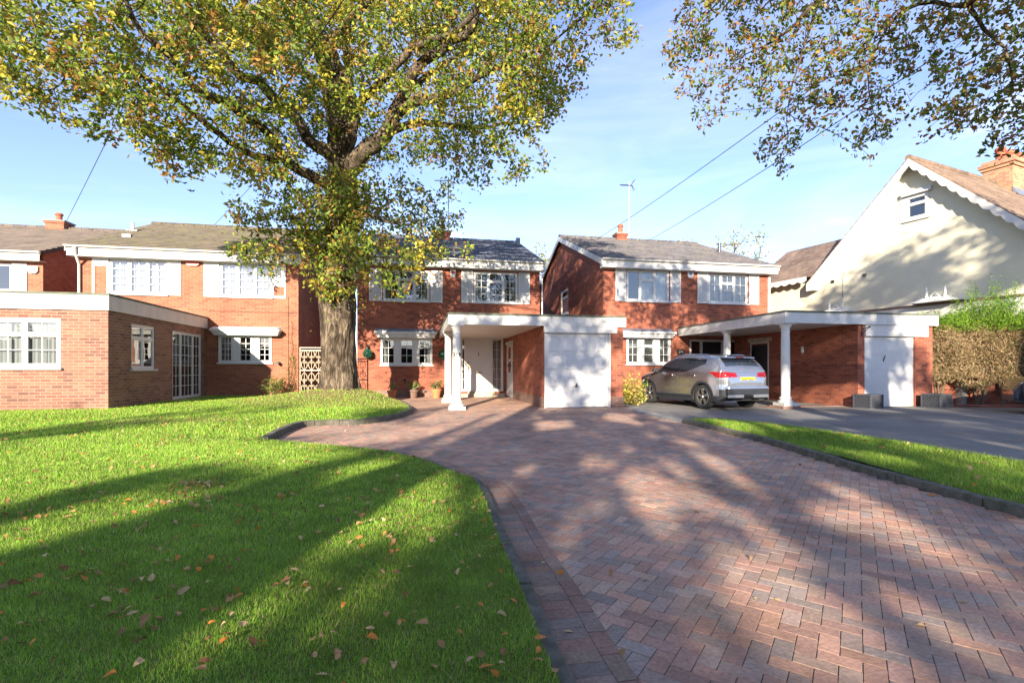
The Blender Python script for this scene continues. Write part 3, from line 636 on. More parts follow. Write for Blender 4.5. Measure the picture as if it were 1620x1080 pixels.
# up-and-over door
mb = MB(); GF.box(mb, gl, gl+.05, 0, gz, -.12, -.03); GF.box(mb, gr-.05, gr, 0, gz, -.12, -.03); GF.box(mb, gl+.05, gr-.05, gz-.03, gz, -.12, -.03)
door = part('garage_door_frame', mb, M['upvc'], R); mb = MB(); a, b = gl+.055, gr-.055; zz = [.02, .55, 1.09, 1.63, gz-.035]
GF.box(mb, a, b, .02, gz-.035, -.11, -.075)
for i in range(4):
    for j in range(4):
        w_ = (b-a)/4; p0, p1 = a+w_*j+.09, a+w_*(j+1)-.09; q0, q1 = zz[i]+.09, zz[i+1]-.09
        pts = lambda e, d: [GF.P(p0+e, q0+e, d), GF.P(p1-e, q0+e, d), GF.P(p1-e, q1-e, d), GF.P(p0+e, q1-e, d)]
        mb.hexa(pts(0, -.0752), pts(.03, -.060))
for i in range(1, 4): GF.box(mb, a, b, zz[i]-.008, zz[i]+.008, -.076, -.070)
gd = part('garage_door', mb, M['upvc'], R); mb = MB(); hx, hz_ = X(912.6, YG), 1.2-.0; hzz = Z(912, 610.5, YG); GF.box(mb, hx-.05, hx+.05, hzz-.03, hzz, -.07, -.045); mb.tube([GF.P(hx, hzz, -.07), GF.P(hx, hzz+.08, -.03)], .018, 8); part('handle', mb, M['black'], gd)
# porch flat roof: fascia, board ceiling
xl, xr = .80, X(989, YG); zb = 2.49
mb = MB(); mb.box(xl, xr, YG-.06, YG-.02, zb, zt-.02); mb.box(xl, xl+.04, YG-.02, YC, zb, zt-.02); mb.box(xr-.04, xr, YG-.02, YC, zb, zt-.02); part('porch_fascia', mb, M['white'], R)
mb = MB(); mb.box(xl-.02, xr+.02, YG-.09, YC, zt-.02, zt+.03); part('porch_roof', mb, M['felt'], R)
mb = MB(); n = 18; wd = (XG-xl-.04)/n; yy = YG-.02
nb = 34; dyb = (YC-yy)/nb
for i in range(nb): mb.box(xl+.04, XG, yy+dyb*i+.006, yy+dyb*(i+1)-.006, 2.52, 2.54)
mb.box(xl+.04, XG, yy, YC, 2.541, 2.55); part('porch_ceiling', mb, M['white'], R)
mb = MB(); mb.box(gl-.02, X(975.5, YG), YG-.05, YG-.001, gz-.0, zb+.0); mb.box(gl-.02, X(975.5, YG), YG-.055, YG-.05, gz, gz+.03); part('lintel_board', mb, M['white'], R)
c1 = column(R, 1.05, YG+.12, 0, zb+.02, .125); column(R, .98, 17.35, 0, 2.52, .125)
# house number on the front column
for k, ch_ in enumerate('369'):
    tx = text_mesh(ch_, .155, .004, .005); th = math.radians(-90+(k-1)*36-3); rr = .135; cx, cy = 1.05, YG+.12; nrm = Vector((math.cos(th), math.sin(th), 0)); tg = Vector((-nrm.y, nrm.x, 0))
    o2 = MB(); o2.add([Vector((cx, cy, Z(722, 561, YG)))+nrm*(rr+v[2])+tg*v[0]+Vector((0, 0, v[1])) for v in tx.v], tx.f); part('number', o2, M['black'], c1)
# front door set
mb = MB(); F.box(mb, dr[0], dr[1], dr[3]-.06, dr[3], -.11, .0); F.box(mb, dr[0], dr[1], .22, .27, -.11, .03)
ds = [dr[0], X(736, YC), X(772.5, YC)+.07, dr[1]]
for a in (dr[0], ds[1], ds[2], dr[1]-.05): F.box(mb, a, a+(.09 if a in (ds[1], ds[2]) else .05), .27, dr[3]-.06, -.11, .0)
df = part('door_frame', mb, M['upvc'], R)
for (a, b, nx) in ((dr[0]+.05, ds[1], 1), (ds[2]+.09, dr[1]-.05, 2)): window(F, R, a, b, .27, dr[3]-.06, [(1, 'f', nx, 5)], sill=False, fw=.01, name='sidelight', d=-.03, curtain=[(0, 1, 0)] if nx == 2 else None)
a, b = ds[1]+.09, ds[2]; mb = MB(); F.box(mb, a, b, .27, dr[3]-.06, -.09, -.055); n = 6
for i in range(n): w_ = (b-a-.24)/n; F.box(mb, a+.12+w_*i+.006, a+.12+w_*(i+1)-.006, .95+.12, dr[3]-.22, -.055, -.048)
for i in range(2): w_ = (b-a-.30)/2; F.box(mb, a+.12+(w_+.06)*i, a+.12+(w_+.06)*i+w_, .42, .95, -.055, -.046)
fd = part('front_door', mb, M['upvc'], R); mb = MB(); F.box(mb, (a+b)/2-.13, (a+b)/2+.13, 1.02-.03, 1.02+.03, -.047, -.03); part('letterbox', mb, M['brass'], fd)
mb = MB(); mb.tube([F.P((a+b)/2, 1.88, -.05), F.P((a+b)/2, 1.85, -.01), F.P((a+b)/2, 1.76, -.02)], .025, 8); part('door_knocker', mb, M['brass'], fd)
mb = MB(); F.box(mb, a+.03, a+.08, 1.12, 1.34, -.054, -.04); mb.tube([F.P(a+.055, 1.25, -.04), F.P(a+.055, 1.25, .0), F.P(a+.17, 1.25, .0)], .012, 6); F.box(mb, a-.02, a+.06, 1.42, 1.5, -.0, .012); part('handle', mb, M['brass'], fd)
mb = MB(); mb.box(dr[0]-.05, dr[1]+.0, YC-.38, YC, -.01, .13); mb.box(dr[0]+.3, dr[1]-.4, YC-.2, YC-.001, .1302, .215); part('doorstep', mb, M['stone'], R)
# side door in the garage flank
window(SF, R, sd[0], sd[1], 0.02, sd[3], [(1, 't', 1, 1)], sill=False, name='side_door', fw=.07)
mb = MB(); SF.box(mb, sd[0]-.04, sd[1]+.04, sd[3], sd[3]+.12, 0, .04); part('door_trim', mb, M['upvc'], R); mb = MB(); SF.box(mb, sd[0]+.1, sd[1]-.1, .05, 1.05, -.06, -.03); part('door_panel', mb, M['upvc'], R)
mb = MB(); SF.box(mb, 20.1, 20.16, 1.28, 1.40, 0, .03); part('bell_box', mb, M['black'], R)
# =============== right house ===============
YR = 18.5; F = Fr('Y', YR, -1)
R = thing('brick_house', 'red brick house with a grey car under its flat carport canopy', 'house', (7.3, YR, 0), group='detached brick houses in the row')
x0, x1 = 7.31, 14.88; ye, ze, yr, zr = 18.15, 5.62, 24.3, 8.13; rx0, rx1 = 7.14, 15.15
tm = tiles('dark_roof_tiles', (.13, .12, .13), (.095, .09, .10), (.04, .035, .04), ze, (zr-ze)/20, moss=(.16, .145, .12))
wL = (X(991.3, YR), X(1058.5, YR), Z(1024, 476.5, YR), Z(1024, 428, YR)); wR = (X(1121, YR), X(1183, YR), Z(1152, 480, YR), Z(1152, 434, YR)); wB = (X(991, YR), X(1060.5, YR), Z(1020, 576, YR), Z(1020, 534, YR))
dr = (X(1091, YR), X(1166, YR), .02, 2.42)
g0, g1 = sorted((atX(887, 480, x0).y, atX(899, 480, x0).y)); gw = (-1, g0, g1, atX(893, 497, x0).z, atX(893, 459, x0).z)
zw = gable_shell(R, x0, x1, YR, yr, ze, zr, ye, 'brick_red', [gw])
mb = MB(); F.wall(mb, x0, x1, -.1, zw, [wL, wR, wB, dr]); part('front_wall', mb, M['brick_red'], R)
roof_x(R, rx0, rx1, ye, ze, yr, zr, tm); eaves(R, rx0, rx1, ye, YR, ze, .35); verge(R, rx0, ye, ze, yr, zr, side=-1, h=.26); verge(R, rx1, ye, ze, yr, zr)
mb = MB(); mb.box(rx0+.03, x0-.0, ye+.1, ye+.35, ze-.36, ze-.1); part('soffit_end', mb, M['white'], R)
window(F, R, *wL, [(1, 'f', 1, 1), (1.15, 't', 1, 1), (1.1, 'f', 1, 1)], curtain=[(.3, .97, 0)]); window(F, R, *wR, [(1, 'f', 2, 3), (1.15, 't', 2, 3), (1.1, 'f', 2, 3)], blind=(0.0, 1.0, 0.0))
window(Fr('X', x0, -1), R, *gw[1:], [(1, 't', 1, 1)])
for a, b in ((973.4, 990), (1060, 1076.6)): shutter(F, R, X(a, YR), X(b, YR), wL[2]-.02, wL[3]+.04)
for a, b in ((1103, 1120), (1184.5, 1200)): shutter(F, R, X(a, YR), X(b, YR), wR[2]-.02, wR[3]+.04)
window(F, R, *wB, [(1, 'f', 2, 3), (.35, 'p', 1, 1), (1.05, 't', 1, 2), (.35, 'p', 1, 1), (1, 'f', 2, 3)], d=.03, blind=(0, 1, 0))
canopy(R, F, X(986, 18.1), X(1071, 18.1), Z(1020, 533.5, 18.1), Z(1020, 519, 18.3), .38)
alarm(R, F, X(1091.3, YR), Z(1091, 434.5, YR), .24, .28, dot='blue')
mb = MB(); mb.box(x1+.02, x1+.09, YR-.06, YR+.02, 2.9, zw); part('downpipe', mb, M['white'], R)
mb = MB(); nx0, nx1 = X(1071.5, YR), X(1082.5, YR); F.box(mb, nx0, nx1, Z(1077, 560.5, YR), Z(1077, 553, YR), 0, .02); npl = part('number_plaque', mb, M['black'], R)
tx = text_mesh('371', .16, .004, .004); mb = MB(); c0 = Vector(((nx0+nx1)/2, YR-.022, Z(1077, 556.7, YR))); mb.add([c0+Vector((v[0], -v[2], v[1])) for v in tx.v], tx.f); part('number', mb, M['upvc'], npl)
chimney(R, X(981.5, yr), yr, 7.8, Z(981, 370, yr), .55, .5, pots=1, pz=.5); aerial(R, X(995.5, yr), yr, 7.9, Z(995, 288, yr), .8)
mb = MB(); mb.lathe(X(1138, 21.5), 21.5, [(.06, 6.9), (.06, 7.35), (.1, 7.36), (.1, 7.42)], 12); part('vent_pipe', mb, M['metal'], R)
# door set (dark door)
mb = MB(); F.box(mb, dr[0], dr[1], dr[3]-.07, dr[3], -.1, .01); dd = X(1112, YR), X(1142, YR)
for a in (dr[0], dd[0]-.1, dd[1], dr[1]-.06): F.box(mb, a, a+.08, .02, dr[3]-.07, -.1, .005)
part('door_frame', mb, M['upvc'], R); mb = MB(); F.box(mb, dd[0]-.02, dd[1], .02, dr[3]-.07, -.09, -.06)
for i in (0, 1):
    for q in ((.3, .9), (1.1, 2.0)): F.box(mb, dd[0]+.1+.36*i, dd[0]+.36+.36*i, q[0], q[1], -.06, -.05)
part('front_door', mb, M['black'], R); mb = MB(); F.quad(mb, dr[0]+.08, dd[0]-.1, .02, dr[3]-.07, -.06); F.quad(mb, dd[1]+.08, dr[1]-.06, .02, dr[3]-.07, -.06); part('sidelight', mb, M['glass'], R)
# carport + garage
YG = 12.55; XW = 13.25; XE = 16.06; zt, zb = 2.90, 2.56; GF = Fr('Y', YG, -1); SF = Fr('X', XW, -1)
gl, gr = X(1367.7, YG), X(1447.7, YG); gz = Z(1407, 531, YG)
s0, s1 = sorted((atX(1189, 600, XW).y, atX(1215, 600, XW).y))
mb = MB(); GF.wall(mb, XW, XE, -.1, zt-.05, [(gl, gr, -.1, gz)], .2); SF.wall(mb, YG, YR, -.1, zb+.03, [(s0, s1, -.1, 2.15)]); part('garage_wall', mb, M['brick_red'], R)
mb = MB(); Fr('X', XE, 1).wall(mb, YG, YR, -.1, zt-.05, []); Fr('Y', YR-.01, 1).wall(mb, x1, XE, -.1, zt-.05, []); part('garage_wall', mb, M['brick_red'], R)
mb = MB(); xl, xr = 10.61, X(1479.5, YG); mb.box(xl, xr, YG-.10, YG-.06, zb, zt-.02); mb.box(xl, xl+.04, YG-.06, YR, zb, zt-.02); mb.box(xr-.04, xr, YG-.06, YR, zb, zt-.02); part('carport_fascia', mb, M['white'], R)
mb = MB(); mb.box(xl-.02, xr+.02, YG-.13, YR, zt-.02, zt+.03); part('carport_roof', mb, M['felt'], R)
mb = MB(); mb.box(xl+.04, XW, YG-.06, YR, zb+.02, zb+.05); part('carport_ceiling', mb, M['white'], R)
mb = MB(); mb.box(gl, X(1466.4, YG), YG-.05, YG-.001, gz-.02, zb-.0); part('lintel_board', mb, M['white'], R)
mb = MB(); GF.box(mb, gl, gr, .02, gz-.02, -.10, -.06)
for i in range(4):
    GF.box(mb, gl+.06, gr-.06, .10+.52*i, .10+.52*i+.44, -.06, -.052)
gd = part('garage_door', mb, M['upvc'], R); mb = MB(); hx = X(1400, YG); hzz = Z(1400, 566, YG); mb.tube([GF.P(hx, hzz-.11, -.05), GF.P(hx, hzz, -.02), GF.P(hx+.03, hzz+.05, -.02), GF.P(hx+.09, hzz+.05, -.05)], .014, 6); part('handle', mb, M['black'], gd)
mb = MB(); SF.box(mb, s0, s1, .02, 2.15, -.09, -.05); d_ = part('side_door', mb, M['black'], R); mb = MB()
SF.box(mb, s0-.05, s0, 0, 2.2, -.05, .02); SF.box(mb, s1, s1+.05, 0, 2.2, -.05, .02); SF.box(mb, s0-.05, s1+.05, 2.2, 2.25, -.05, .02); part('door_frame', mb, M['upvc'], d_)
mb = MB(); SF.box(mb, s0-.2, s1+.2, 2.26, 2.42, 0, .012); part('lintel', mb, M['stone'], R)
mb = MB(); mb.box(10.5, 13.2, 13.0, 13.45, -.01, .03); mb.box(10.52, 11.1, 12.42, 13.0, -.01, .09); part('plinth', mb, M['brick_plinth'], R)
column(R, 10.82, YG+.14, .09, zb+.02, .125); column(R, 10.82, 15.5, 0, zb+.02, .125)
mb = MB(); mb.tube([(gl-.1, YG, 2.42), (gl-.1, YG-.05, 2.42), (gl-.1, YG-.30, 2.48)], .014, 6); mb.tube([(gl-.1, YG-.02, 2.30), (gl-.1, YG-.28, 2.46)], .010, 6); mb.tube([(gl-.1, YG-.02, 2.22), (gl-.1, YG-.02, 2.55)], .02, 6); part('hanging_bracket', mb, M['black'], R)
mb = MB(); mb.lathe(XW-.12, 14.6, [(.03, 1.75), (.05, 1.8), (.05, 1.95), (.02, 1.98)], 10); part('wall_lamp', mb, M['upvc'], R)
# =============== left house ===============
YL = 19.4; F = Fr('Y', YL, -1)
R = thing('brick_house', 'orange brick house with mossy roof and a flat roofed front extension', 'house', (-7.7, YL, 0), group='detached brick houses in the row')
x0, x1 = -11.75, X(472, YL); ye, ze, yr, zr = 19.05, 5.45, 24.5, 7.77; rx0, rx1 = -11.96, x1+.2
tm = tiles('mossy_roof_tiles', (.12, .09, .062), (.08, .062, .046), (.03, .025, .018), ze, (zr-ze)/20, moss=(.105, .10, .03))
wL = (X(172.6, YL), X(264, YL), Z(218, 465, YL), Z(218, 410, YL)); wR = (X(347.4, YL), X(430, YL), Z(390, 469.5, YL), Z(390, 416, YL)); wB = (X(346, YL), X(430, YL), Z(390, 573.5, YL), Z(390, 530.5, YL))
zw = gable_shell(R, x0, x1, YL, yr, ze, zr, ye, 'brick_orange')
mb = MB(); F.wall(mb, x0, x1, -.1, zw, [wL, wR, wB]); part('front_wall', mb, M['brick_orange'], R)
roof_x(R, rx0, rx1, ye, ze, yr, zr, tm, ridge='brick'); eaves(R, rx0, rx1, ye, YL, ze, .35); verge(R, rx0, ye, ze, yr, zr, side=-1); verge(R, rx1, ye, ze, yr, zr)
window(F, R, *wL, [(1, 'f', 2, 4), (1, 'f', 2, 4), (1, 'f', 2, 4)], curtain=[(0, 1, 0)]); window(F, R, *wR, [(1, 'f', 2, 4), (1.1, 'f', 2, 4), (1, 'f', 2, 4)], curtain=[(0, 1, 0)])
mb = MB(); F.box(mb, wL[1]+.01, X(286.7, YL), wL[2]-.02, wL[3]+.02, .002, .03); mb2 = part('blank_panel', mb, M['upvc'], R)
mb = MB(); F.box(mb, X(322.5, YL), wR[0]-.01, wR[2]-.03, wR[3]+.02, .002, .03); part('blank_panel', mb, M['upvc'], R)
for (a, b, zz0, zz1, top) in ((X(146.5, YL), wL[0]-.01, wL[2]-.03, wL[3]+.02, .24), (wR[1]+.01, X(452.5, YL), wR[2]-.03, wR[3]+.02, .66)):
    mb = MB(); F.box(mb, a, a+.07, zz0, zz1, .002, .03); F.box(mb, b-.05, b, zz0, zz1, .002, .03); zp = zz1-(zz1-zz0)*top; F.box(mb, a+.07, b-.05, zp, zz1, .002, .028); F.box(mb, a+.07, b-.05, zz0, zz0+.09, .002, .028) if top > .5 else None
    part('broken_shutter', mb, M['upvc'], R, label='empty white shutter frame with bare brick showing')
window(F, R, *wB, [(1, 'f', 3, 4), (.45, 'p', 1, 1), (1.1, 'f', 2, 4), (.45, 'p', 1, 1), (1, 'f', 2, 4)], d=.03)
canopy(R, F, X(331.7, 19.05), X(442, 19.05), Z(390, 530, 19.05), Z(390, 515.5, 19.1), .40, 'white')
alarm(R, F, X(305.8, YL), Z(305, 416.5, YL), .42, .2, 'red')
mb = MB(); mb.tube([F.P(X(441, YL), Z(440, 574, YL), 0), F.P(X(441, YL), Z(440, 574, YL), .22)], .06, 10); part('security_light', mb, M['black'], R)
for a, b in (((330, 492), (471, 495)), ((456, 470), (456, 610))):
    pa, pb = atY(*a, YL-.012), atY(*b, YL-.012); mb = MB(); mb.tube([pa, pb], .007, 4); part('cable', mb, M['cable'], R)
px_ = X(124, YL-.1); pipe(R, [(X(118, 19.0), 19.0, 5.38), (X(118.5, 19.0), 19.0, 5.2), (px_, YL-.06, 4.85), (px_, YL-.06, 2.8)], .045)
mb = MB(); xx = X(210, 22.3); mb.tube([(xx, 22.3, 6.75), (xx, 22.3, 7.2)], .06, 8); mb.box(xx-.2, xx+.2, 22.2, 22.4, 6.84, 6.87); part('vent_pipe', mb, M['white'], R)
mb = MB(); xx = X(202, 21); mb.box(xx-.14, xx+.14, 20.9, 21.1, 6.26, 6.36); part('roof_vent', mb, M['metal'], R)
# front extension
XE_, YE = -7.70, 13.75; zt, zb = Z(170, 465.5, YE), Z(170, 491, YE); F = Fr('Y', YE, -1); SF = Fr('X', XE_, 1)
xw = X(95.5, YE); ww = (xw-2.55, xw, Z(95, 581.5, YE), Z(95, 503.4, YE)); xa = -16.0
y0, y1 = sorted((atX(208, 548, XE_).y, atX(244.7, 548, XE_).y)); sw = (y0, y1, atX(226, 583.6, XE_).z, atX(208, 511.8, XE_).z)
y0, y1 = sorted((atX(273, 575, XE_).y, atX(318.3, 575, XE_).y)); fd = (y0, y1, .22, atX(273, 523, XE_).z)
mb = MB(); F.wall(mb, xa, XE_, -.1, zb+.02, [ww]); SF.wall(mb, YE, YL, -.1, zb+.02, [sw, fd]); mb2 = part('extension_wall', mb, M['brick_mixed'], R)
mb = MB(); mb.box(xa, XE_+.04, YE-.05, YE-.01, zb, zt-.03); mb.box(XE_+.0, XE_+.04, YE-.01, YL, zb, zt-.03); part('extension_fascia', mb, M['white'], R)
mb = MB(); mb.box(xa, XE_+.06, YE-.07, YL-.001, zt-.03, zt+.02); part('extension_roof', mb, M['felt'], R)
mb = MB(); mb.box(xa+.1, XE_-2.5, YE+2.2, YE+2.25, 0, zb); part('dark_backing', mb, M['dark'], R)  # near-black sheet again, its colour standing in for the unlit extension room
window(F, R, *ww, [(1.0, 't', 2, 2), (1.45, 't', 3, 2), (1.0, 't', 2, 2)], fw=.07, curtain=[(0, 1, 0)])
window(SF, R, *sw, [(1, 't', 1, 1), (1, 't', 1, 1)], fw=.05, curtain=[(.0, .45, 0)])
window(SF, R, *fd, [(.8, 'f', 2, 6), (1.3, 'f', 3, 6), (.8, 'f', 2, 6)], fw=.05, sill=False, name='french_door')
mb = MB(); SF.box(mb, fd[0]-.1, fd[1]+.6, .05, .2, 0, .35); part('doorstep', mb, M['stone'], R)
# =============== far left house ===============
Y0 = 20.7; F = Fr('Y', Y0, -1); R = thing('brick_house', 'brown tiled brick house at far left behind the flat roof', 'house', (-13.7, Y0, 0), group='detached brick houses in the row')
x1 = X(68, Y0); x0 = x1-9.5; ye, ze, yr, zr = 20.35, 5.45, 26.2, 7.78
tm = tiles('brown_roof_tiles', (.14, .105, .08), (.10, .076, .06), (.06, .05, .04), ze, (zr-ze)/20)
w1 = (X(44, Y0)-2.3, X(19, Y0), Z(20, 461, Y0), Z(20, 417, Y0)); zw = gable_shell(R, x0, x1, Y0, yr, ze, zr, ye, 'brick_orange')
mb = MB(); F.wall(mb, x0, x1, -.1, zw, [w1]); part('front_wall', mb, M['brick_orange'], R); roof_x(R, x0-.15, x1+.12, ye, ze, yr, zr, tm); eaves(R, x0-.15, x1+.12, ye, Y0, ze, .33)
verge(R, x1+.12, ye, ze, yr, zr, mat='black', h=.12); window(F, R, *w1, [(1, 'f', 2, 2), (1, 'f', 1, 1)]); shutter(F, R, X(20, Y0), X(43.5, Y0), w1[2]-.02, w1[3]+.02)
alarm(R, F, X(53.5, Y0), Z(53, 427, Y0), .3, .26)
chimney(R, X(93.5, yr), yr, 7.5, Z(93, 351, yr), .75, .6, mat='brick_orange', pots=1, pz=.4)
# =============== cream gabled house ===============
A = cam(1297, 434, 21.8); RZ = math.radians(12.6)
R = thing('cream_house', 'cream rendered house with tall gable and scalloped white bargeboards', 'house', (A.x, A.y, 0), RZ)
# local frame: +y back along the wall, +x away to the right; wall is x=0
ez = 5.47; ay = -3.67; az = 9.22; sl = (az-ez)/3.67
def P2(n, mbx, mat, **k): return part(n, mbx, mat, R, local=True, **k)
LF = Fr('X', 0, -1)
wy0, wy1 = -4.15*1.0, -3.37; wz0, wz1 = 6.92, 7.86
mb = MB(); yF = -3.67*2-1.2
mb.add([(0, 0, -.1), (0, 0, ez-.1), (0, ay, az-.12), (0, yF, az-.12-sl*(ay-yF)), (0, yF, -.1)], []) ; mb.v = []; mb.f = []; mb.sm = []
# gable in strips around the window
def top(y): return az-.10-sl*abs(y-ay)
ys = sorted({yF, ay, wy0, wy1, 0.0})
for a, b in zip(ys[:-1], ys[1:]):
    if a >= wy0-1e-6 and b <= wy1+1e-6:
        mb.add([(0, a, -.1), (0, b, -.1), (0, b, wz0), (0, a, wz0)], [(0, 1, 2, 3)]); mb.add([(0, a, wz1), (0, b, wz1), (0, b, top(b)), (0, a, top(a))], [(0, 1, 2, 3)])
    else: mb.add([(0, a, -.1), (0, b, -.1), (0, b, top(b)), (0, a, top(a))], [(0, 1, 2, 3)])
mb.add([(0, 0, -.1), (0, 5.2, -.1), (0, 5.2, 5.3), (0, 0, 5.3)], [(0, 1, 2, 3)]); mb.add([(0, yF, -.1), (9, yF, -.1), (9, yF, top(yF)), (0, yF, top(yF))], [(0, 1, 2, 3)])
mb.add([(0, 5.2, -.1), (9, 5.2, -.1), (9, 5.2, 5.3), (0, 5.2, 5.3)], [(0, 1, 2, 3)])
P2('wall', mb, M['cream'])
class LFr(Fr): pass
INV_keep = INV[R.name]; INV[R.name] = Matrix.Identity(4)          # children below are given in the house's own frame
wn = window(LF, R, wy0, wy1, wz0, wz1, [(1, 't', 1, 1)], fw=.09, d=.02); mb = MB(); LF.box(mb, wy0-.12, wy1+.08, wz1, wz1+.16, 0, .13); LF.box(mb, wy1, wy1+.18, wz0-.05, wz1, .001, .02); P2('window_hood', mb, M['upvc'])
tm2 = tiles('tan_roof_tiles', (.25, .17, .115), (.19, .13, .09), (.09, .06, .04), ez, .20, axis=0)
tm3 = tiles('brown_wing_tiles', (.24, .17, .13), (.17, .12, .095), (.05, .04, .03), ez, .16, axis=1)
# main roof: ridge along local x, over the gable, both slopes stepped
mb = MB(); n = 30; ovh = .38; yb = -ay*0
def slope(sg, L, n):
    pts = []
    for i in range(n):
        d0 = L*(1-i/n); d1 = L*(1-(i+1)/n); pts += [(ay+sg*d0, az-sl*d0+.045), (ay+sg*d1, az-sl*d1+.008)]
    return pts
fr = slope(-1, 6.0, 28); bk = slope(1, 4.05, 19)
mb.prism(fr+bk[::-1]+[(ay+4.05, az-sl*4.05-.04), (ay, az-.08), (ay-6, az-sl*6-.04)], 0, -ovh, 10); rf = P2('roof', mb, tm2)
mb = MB(); x = -ovh
while x < 9.9: mb.tube([(x, ay, az+.0), (x+.43, ay, az-.003)], [.12, .112], 10); x += .44
o = part('ridge_tiles', mb, tm2, rf, local=True)
# scalloped bargeboards
def scallop(mbx, y0, z0, y1, z1, x, h, per, amp, th=.03):
    L_ = math.hypot(y1-y0, z1-z0); n = max(8, int(L_/per*8)); dz = 0
    for i in range(n):
        t0, t1 = i/n, (i+1)/n; e = lambda t: h+amp*abs(math.sin(math.pi*t*L_/per))
        p = lambda t: (y0+(y1-y0)*t, z0+(z1-z0)*t); a, b = p(t0), p(t1)
        mbx.hexa([(x, a[0], a[1]-e(t0)), (x, b[0], b[1]-e(t1)), (x, b[0], b[1]), (x, a[0], a[1])], [(x+th, a[0], a[1]-e(t0)), (x+th, b[0], b[1]-e(t1)), (x+th, b[0], b[1]), (x+th, a[0], a[1])])
mb = MB(); scallop(mb, ay, az-.03, ay-6, az-sl*6-.03, -ovh-.005, .24, .42, .10); P2('bargeboard', mb, M['white'])
mb = MB(); scallop(mb, ay, az-.03, ay+4.05, az-sl*4.05-.03, -ovh-.005, .30, 4.2, .0); mb.box(-ovh, 0, ay+3.7, ay+4.05, az-sl*4.05-.34, az-sl*4.05-.1); P2('bargeboard', mb, M['white'])
mb = MB()
for sg, L_ in ((-1, 6.0), (1, 4.0)): mb.hexa([(-ovh+.03, ay, az-.15), (0, ay, az-.15), (0, ay+sg*L_, az-sl*L_-.15), (-ovh+.03, ay+sg*L_, az-sl*L_-.15)], [(-ovh+.03, ay, az-.12), (0, ay, az-.12), (0, ay+sg*L_, az-sl*L_-.12), (-ovh+.03, ay+sg*L_, az-sl*L_-.12)])
P2('soffit', mb, M['white'])
# rear wing
mb = MB(); P = []; nn = 13; X0, ZE, X1, ZR = -.35, 5.42, 2.7, 7.55
for i in range(nn): a = i/nn; b = (i+1)/nn; P += [(X0+(X1-X0)*a, ZE+(ZR-ZE)*a+.035), (X0+(X1-X0)*b, ZE+(ZR-ZE)*b+.005)]
P += [(X1*2-X0, ZE), (X0, ZE-.03)]
mb.prism([(x_, z_) for x_, z_ in P], 1, .02, 3.6); P2('wing_roof', mb, tm3)
mb = MB(); mb.add([(-.35, 3.6, ZE), (X1, 3.6, ZR), (X1*2-X0, 3.6, ZE), (X1, 5.4, ZE), (-.35, 5.2, ZE)], [(0, 1, 3, 4), (1, 2, 3)]); P2('wing_hip', mb, tm3)
mb = MB(); scallop(mb, .4, ZE, 5.2, ZE-.02, -.37, .18, .42, .09); P2('eaves_board', mb, M['white'])
# chimney
mb = MB(); cx0, cx1 = 6.05, 8.6; mb.box(cx0, cx1, ay-.55, ay+.45, 7.5, 9.85); mb.box(cx0-.06, cx1+.06, ay-.61, ay+.51, 9.85, 9.98); mb.box(cx0-.12, cx1+.12, ay-.67, ay+.57, 9.98, 10.12); mb.box(cx0-.03, cx1+.03, ay-.58, ay+.48, 10.12, 10.25)
ch = P2('chimney', mb, M['brick_old'])
for k in range(4):
    x = cx0+.4+k*.7; mb = MB(); mb.lathe(x, ay, [(.2, 10.25), (.16, 10.35), (.15, 10.65), (.19, 10.7), (.19, 10.8), (.14, 10.85)], 16); part('chimney_pot', mb, M['clay'], ch, local=True)
mb = MB(); mb.hexa([(cx0-.02, ay-.75, az-sl*.75+.05), (cx1, ay-.75, az-sl*.75+.05), (cx1, ay-.54, az-sl*.54+.05), (cx0-.02, ay-.54, az-sl*.54+.05)], [(cx0-.02, ay-.72, az-sl*.72+.12), (cx1, ay-.72, az-sl*.72+.12), (cx1, ay-.54, az-sl*.54+.25), (cx0-.02, ay-.54, az-sl*.54+.25)]); part('flashing', mb, M['lead'], ch, local=True)
# low white side lean-to with parapet, hoods with finials
zt = 3.60; mb = MB(); mb.box(-.16, -.005, -9.2, 5, 2.9, zt-.06); P2('side_fascia', mb, M['white'])
mb = MB(); mb.box(-.20, -.005, -9.2, 5, zt-.058, zt+.02); P2('side_coping', mb, M['brick_plinth'])
mb = MB(); mb.box(-.15, -.006, -9.2, 5, -.1, 2.9); P2('side_wall', mb, M['brick_plinth'])
for y in (-.92*1.02, -4.43*1.02):
    mb = MB(); w_ = .62 if y > -2 else .75
    mb.hexa([(-.6, y-w_, zt+.03), (0, y-w_, zt+.03), (0, y+w_, zt+.03), (-.6, y+w_, zt+.03)], [(-.3, y-w_*.4, zt+.25), (0, y-w_*.4, zt+.25), (0, y+w_*.4, zt+.25), (-.3, y+w_*.4, zt+.25)])
    hd = P2('hood', mb, M['white'])
    for q in (-.28, .28): mb = MB(); mb.lathe(-.35, y+q, [(.05, zt+.1), (.06, zt+.25), (.035, zt+.3), (.045, zt+.42), (.012, zt+.62)], 10); part('finial', mb, M['upvc'], hd, local=True)
    mb = MB(); mb.tube([(-.4, y-.14, zt+.25), (-.4, y, zt+.38), (-.4, y+.14, zt+.25)], .02, 6); part('cresting', mb, M['upvc'], hd, local=True)
for (y, z) in ((-1.9, 5.1), (.4-1.2+.2, 5.05)): mb = MB(); LF.box(mb, y-.06, y+.06, z-.06, z+.06, .001, .05); P2('air_vent', mb, M['metal'])
mb = MB(); mb.tube([(-.015, -1.05, 5.4), (-.015, -1.0, 4.6), (-.015, -1.05, 3.6)], .008, 4); P2('cable', mb, M['cable'])
